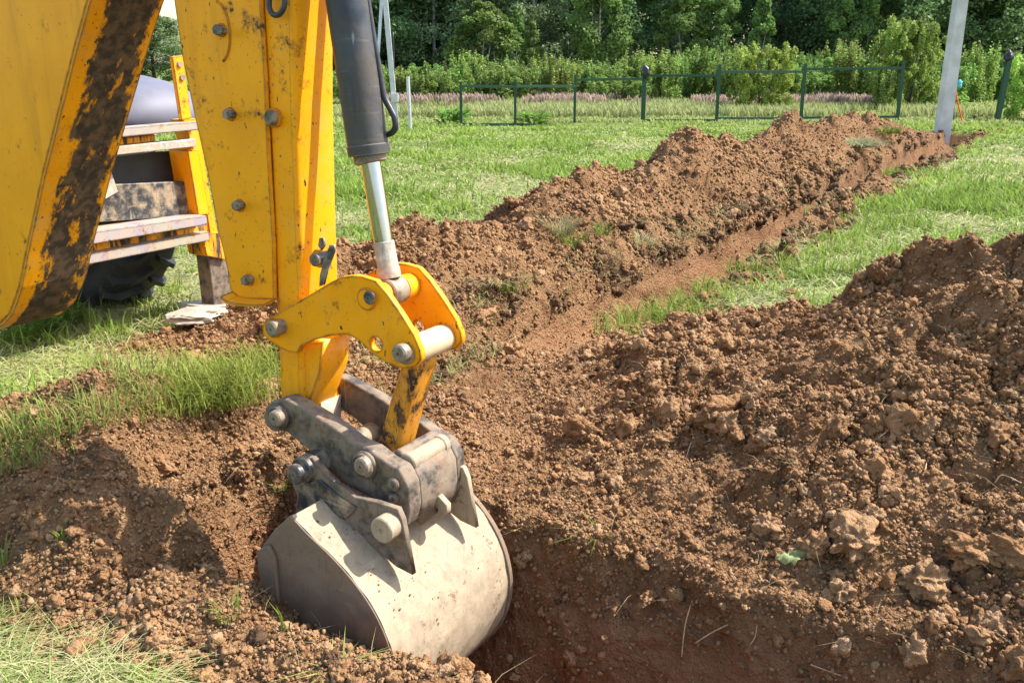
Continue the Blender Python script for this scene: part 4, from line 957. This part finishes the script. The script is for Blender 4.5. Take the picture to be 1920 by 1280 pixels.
# leaning white mast
mb_ = Vector(gpt(745, 246)); mast = empty('service_mast', mb_); tag(mast, 'white metal mast with a brace and small box, right behind the black cylinder', 'mast')
def mp(px, py, dd=0):
    r = ray(px, py); k = math.hypot(mb_.x, mb_.y + dd) / math.hypot(r[0], r[1]); return Vector(C0 + r * k)
def sq(a, b, h, name, mat):
    d = (b - a); x = Vector((h, 0, 0)); y = Vector((0, h, 0)); box8(name, [a - x - y, a + x - y, a + x + y, a - x + y, b - x - y, b + x - y, b + x + y, b - x + y], mat, mast, .006)
sq(mb_ + Vector((0, 0, -.2)), mp(717, -60), .062, 'mast_tube', M_galv); sq(mp(707, 140), mp(717, -55) + Vector((0, .15, 0)), .035, 'brace', M_galv)
c = mp(741, 183); bump_box(c + Vector((0, -.08, 0)), (.09, 0, 0), (0, .05, 0), (0, 0, .11), 'junction_box', M_conc, mast, .01)
Vt, Ft = tube_mesh(smooth_path([mp(737, 60), mp(739, 130), mp(736, 192), mp(742, 197), mp(746, 185)]), .014, 6); mesh_obj('cable', Vt, Ft, M_hose, mast, smooth=True)
# dark green sheet fence behind the machine
a = gpt(190, 228); b = gpt(352, 222); V = []; F = []; n = 120
for i in range(n + 1):
    p = a + (b - a) * i / n; o_ = .03 * (1 if (i // 2) % 2 else -1)
    for z in (0, 1.02): V += [(p[0], p[1] + o_, z)]
    for z in (0, 1.02): V += [(p[0], p[1] + o_ + .01, z)]
for i in range(n):
    k = i * 4; F += [(k, k + 4, k + 5, k + 1), (k + 2, k + 3, k + 7, k + 6), (k + 1, k + 5, k + 7, k + 3)]
tag(mesh_obj('sheet_fence', V, F, M_greensheet), 'dark green corrugated sheet fence seen behind the mudguard', 'fence')

# ------------------------------------------------------------------ trees and bushes
def crown_mesh(name, h, base, rad, nl, per, leaf, col, shape='round', mat=None, seed=0, droop=0., upr=0):
    rg = np.random.default_rng(seed); Cn = []
    for i in range(nl):
        t = rg.random() ** .8; z = base + (h - base) * t
        if shape == 'round': env = math.sqrt(max(.02, 1 - (2 * t - .85) ** 2 / 1.35))
        elif shape == 'cone': env = (1 - t) ** .8 * .95 + .07
        else: env = (1 - t ** 2.5) * .8 + .15
        a = rg.random() * 6.28; r = rad * env * (.35 + .65 * rg.random() ** .5)
        if upr: z = base + (h - base) * (1 - upr) * rg.random() ** .7
        Cn.append((math.cos(a) * r, math.sin(a) * r, z, rad * (.16 + .20 * rg.random()) * (.55 + .45 * env)))
    Cn = np.array(Cn); Pp = []; Cl = []
    for (x, y, z, r) in Cn:
        m = per; d = rg.normal(size=(m, 3)); d /= np.linalg.norm(d, axis=1)[:, None]
        rr = r * (.45 + .65 * rg.random(m) ** .6) ; q = np.stack([x + d[:, 0] * rr, y + d[:, 1] * rr, z + d[:, 2] * rr * .85 - droop * np.abs(d[:, 0]) * rr], 1)
        if upr: q[:, :2] = np.array([x, y]) + (q[:, :2] - np.array([x, y])) * (.55 - .3 * rg.random()); q[:, 2] = np.maximum(.02, z + d[:, 2] * h * upr * (.25 + .75 * rg.random()) * (.35 + .65 * rg.random(m)))
        Pp.append(q); tone = .7 + .6 * rg.random(); Cl.append(np.tile(np.array(col) * tone, (m, 1)) * (.8 + .4 * rg.random((m, 1))))
    Pp = np.concatenate(Pp); Cl = np.concatenate(Cl); n = len(Pp)
    Rm = rotmats(n); s = leaf * (.6 + .8 * rg.random(n))
    quad = np.array([[-.5, 0, 0], [0, -.32, 0.06], [.5, 0, 0], [0, .32, .06]])
    V = np.einsum('nij,kj->nki', Rm, quad) * s[:, None, None] + Pp[:, None]
    me = np_mesh(name, V.reshape(-1, 3), np.arange(n * 4), np.arange(n) * 4, np.full(n, 4), mat or M_leaf, col=np.repeat(Cl, 4, 0))
    return me, Cn
def make_tree(name, h, base, rad, nl, per, leaf, col, shape, bark, seed, tr, nstem=1, upr=0):
    root = empty(name, (0, 0, 0)); cr, Cn = crown_mesh('crown', h, base, rad, nl, per, leaf, col, shape, seed=seed, upr=upr); attach(cr, root); cr.location = (0, 0, 0)
    V = []; F = []; rg = random.Random(seed)
    def add(path, rads, k=7):
        v, f = tube_mesh(path, rads, k, False); o = len(V); V.extend(v); F.extend([tuple(i + o for i in q) for q in f])
    for s_ in range(nstem):
        a = rg.random() * 6.28; ox, oy = (math.cos(a) * rad * .25 * (s_ > 0), math.sin(a) * rad * .25 * (s_ > 0))
        add([(ox * .3, oy * .3, -.1), (ox * .6 + rg.gauss(0, .05), oy * .6, h * .3), (ox + rg.gauss(0, .12), oy + rg.gauss(0, .1), h * .6), (ox, oy, h * .93)], [tr, tr * .8, tr * .5, tr * .12])
    lk_ = .13 if bark is M_birch else .28
    for c in Cn[::3]: add([(0, 0, max(.1, c[2] - rad * .5)), (c[0] * .5, c[1] * .5, c[2] - rad * .2), (c[0], c[1], c[2])], [tr * lk_, tr * lk_ * .6, tr * .05], 5)
    t = mesh_obj('trunk', V, F, bark, root, smooth=True); t.location = (0, 0, 0)
    return root
def place(root, x, y, rz, sc, first, label, cat, group, name=None):
    if first: r = root
    else:
        r = root.copy(); COL.objects.link(r)
        for ch in root.children:
            c = ch.copy(); COL.objects.link(c); c.parent = r; c.location = (0, 0, 0)
    r.location = (x, y, 0); r.rotation_euler = (0, 0, rz); r.scale = (sc[0], sc[0], sc[1])
    tag(r, label, cat, group); return r
D1 = (.15, .225, .085); D2 = (.12, .19, .075); Bc = (.20, .28, .13); Bh = (.22, .33, .08)
protos = {
 'oak0': make_tree('broadleaf_tree', 15, .6, 3.6, 140, 250, .22, D1, 'round', M_bark, 1, .22),
 'oak1': make_tree('broadleaf_tree', 16, .8, 3.2, 140, 250, .21, D2, 'col', M_bark, 2, .22),
 'birch0': make_tree('birch_tree', 14, 1.0, 2.4, 130, 220, .18, Bc, 'col', M_birch, 3, .11),
 'birch1': make_tree('birch_tree', 15, 1.8, 2.1, 95, 180, .20, (.16, .23, .095), 'col', M_birch, 4, .10, 2),
 'young0': make_tree('young_birch', 6.0, .5, 1.25, 60, 190, .17, (.18, .28, .075), 'cone', M_birch, 5, .06),
 'young1': make_tree('young_birch', 5.5, .4, 1.6, 60, 190, .17, (.17, .26, .07), 'round', M_birch, 6, .06, 2),
 'bush0': make_tree('bush', 2.5, .0, 1.25, 110, 100, .11, Bh, 'col', M_bark, 7, .03, 4, .30),
 'bush1': make_tree('bush', 2.3, .0, 1.35, 110, 100, .11, (.19, .29, .065), 'round', M_bark, 8, .03, 4, .24),
 'bush2': make_tree('bush', 2.9, .0, 1.0, 100, 100, .10, (.25, .33, .075), 'cone', M_bark, 9, .03, 5, .34),
  'yellow0': make_tree('bush', 2.6, .0, 1.25, 120, 130, .10, (.33, .45, .09), 'round', M_bark, 10, .03, 4, .16),
 'yellow1': make_tree('bush', 3.5, .0, 1.6, 150, 130, .11, (.27, .40, .085), 'cone', M_bark, 11, .04, 5, .14),
}
used = set()
def put(kind, px, Yd, sc, label, cat, group):
    p = (px - 960) / FPX * Yd * math.cos(PITCH) * 1.02; place(protos[kind], p, Yd, random.random() * 6.28, sc, kind not in used, label, cat, group); used.add(kind)
LM = [(560, 'behind the yellow arm'), (650, 'behind the black cylinder'), (740, 'behind the white mast'), (815, 'above the thin grey stake'), (915, 'above the first green fence bay'), (1020, 'above the second green fence bay'),
      (1140, 'above the third green fence bay'), (1275, 'above the fourth green fence bay'), (1425, 'above the fifth green fence bay'), (1520, 'above the sixth green post'), (1610, 'above the sixth green fence bay'),
      (1705, 'behind the last post of the green fence'), (1790, 'behind the concrete pole'), (1860, 'above the bagged lone post'), (1940, 'at the right edge of the photo')]
K1 = ['oak0', 'oak1', 'oak0', 'birch0', 'oak1', 'birch0', 'oak0', 'birch1', 'oak1', 'birch0', 'oak0', 'birch1', 'oak0', 'oak1', 'oak0']
K2 = ['oak1', 'oak0', 'birch0', 'oak1', 'oak0', 'oak1', 'birch0', 'oak0', 'oak1', 'oak0', 'birch1', 'oak1', 'birch0', 'oak0', 'oak1']
nm = {'o': 'dark broadleaf tree', 'b': 'pale birch', 'y': 'young light green birch'}
for i, (px, w_) in enumerate(LM):
    put(K1[i], px + random.uniform(-25, 25), 66 + random.uniform(-3, 3), (.9 + random.random() * .3, .9 + random.random() * .3), nm[K1[i][0]] + ' in the front of the forest ' + w_, 'tree', 'trees of the forest')
    put(K2[i], px + 50 + random.uniform(-25, 25), 74 + random.uniform(-2, 3), (1.1, 1.1), nm[K2[i][0]] + ' second in the forest ' + w_, 'tree', 'trees of the forest')
    put('oak1' if i % 2 else 'oak0', px + random.uniform(-30, 30), 84 + random.uniform(-2, 3), (1.35, 1.25), 'dark broadleaf tree, last forest rank, ' + w_, 'tree', 'trees of the forest')
for px, Yd, k, s, w_ in ((905, 60, 'young1', (1.2, .95), 'round young birch above the first green fence bay, by the meadow'), (965, 61, 'young0', (.9, .85), 'narrow young birch above the second post of the green fence'), (995, 59, 'young0', (.75, .75), 'short narrow young birch just right of the second green post'),
      (1120, 60, 'young1', (1.2, 1.25), 'tall bright young birch between the third and fourth green posts'), (1270, 60, 'young0', (1.5, 1.3), 'tall feathery young birch between the fourth and fifth green posts'), (1335, 60, 'young1', (.9, 1.1), 'leafy young birch above the fifth green post'),
      (1415, 58, 'young0', (.9, 1.0), 'slim bright young birch above the round bush'), (1560, 60, 'young0', (1.2, 1.1), 'spreading young birch above the sixth green fence bay'), (1610, 60, 'young0', (1.0, 1.05), 'bright young birch left of the big yellow green bush')):
    put(k, px, Yd, s, w_, 'tree', 'young birches before the forest')
put('oak0', 300, 92, (.95, .42), 'round dark tree seen between the boom and the arm, under the open sky', 'tree', None)
put('oak1', 225, 96, (1.1, .36), 'low dark tree beside the boom, left of the round one under the sky', 'tree', None)
# band of bushes between meadow and forest
bl = [(650, 'behind the black cylinder'), (700, 'left of the white mast'), (755, 'right of the white mast'), (805, 'above the thin grey stake'), (850, 'just left of the first green post'), (900, 'in the first green fence bay'), (950, 'just left of the second green post'), (1000, 'just right of the second green post'),
      (1050, 'just left of the third green post'), (1105, 'just right of the third green post'), (1160, 'in the third green fence bay'), (1235, 'just right of the bagged fence post'), (1290, 'in the fourth green fence bay'), (1350, 'behind the fifth green post'), (1400, 'left of the round bush'), (1475, 'right of the round bush'),
      (1535, 'just right of the sixth green post'), (1590, 'in the sixth green fence bay'), (1650, 'left of the big yellow green bush'), (1745, 'just left of the concrete pole'), (1815, 'just right of the concrete pole'), (1860, 'just left of the lone bagged post'), (1925, 'at the right edge of the photo')]
for i, (px, w_) in enumerate(bl):
    k = ('bush0', 'bush1', 'bush2')[i % 3]; hs = .62 + .38 * min(1, max(0, (px - 700) / 700))
    put(k, px, 45 + random.uniform(-3, 2), (random.uniform(.85, 1.25), hs * random.uniform(.55, 1.2)), 'light green bush at the meadow edge ' + w_, 'bush', 'bushes at the meadow edge')
    put(('bush1', 'bush2', 'bush0')[i % 3], px + 28, 51 + random.uniform(-1, 2), (1.35, (hs + .08) * random.uniform(.7, 1.35)), 'light green bush of the rear row ' + w_, 'bush', 'bushes at the meadow edge')
put('yellow0', 1428, 36, (1.0, 1.0), 'round yellow green bush standing out before the others in the fifth fence bay', 'bush', None)
put('yellow1', 1690, 37, (1.0, 1.05), 'big yellow green bush with a ragged top behind the last green fence post', 'bush', None)
put('bush2', 1655, 36, (.8, .6), 'low bushy sapling at the foot of the big yellow green bush', 'bush', None)
put('yellow0', 1935, 30, (.8, .85), 'yellow green bush right of the lone bagged post, cut by the photo edge', 'bush', None)
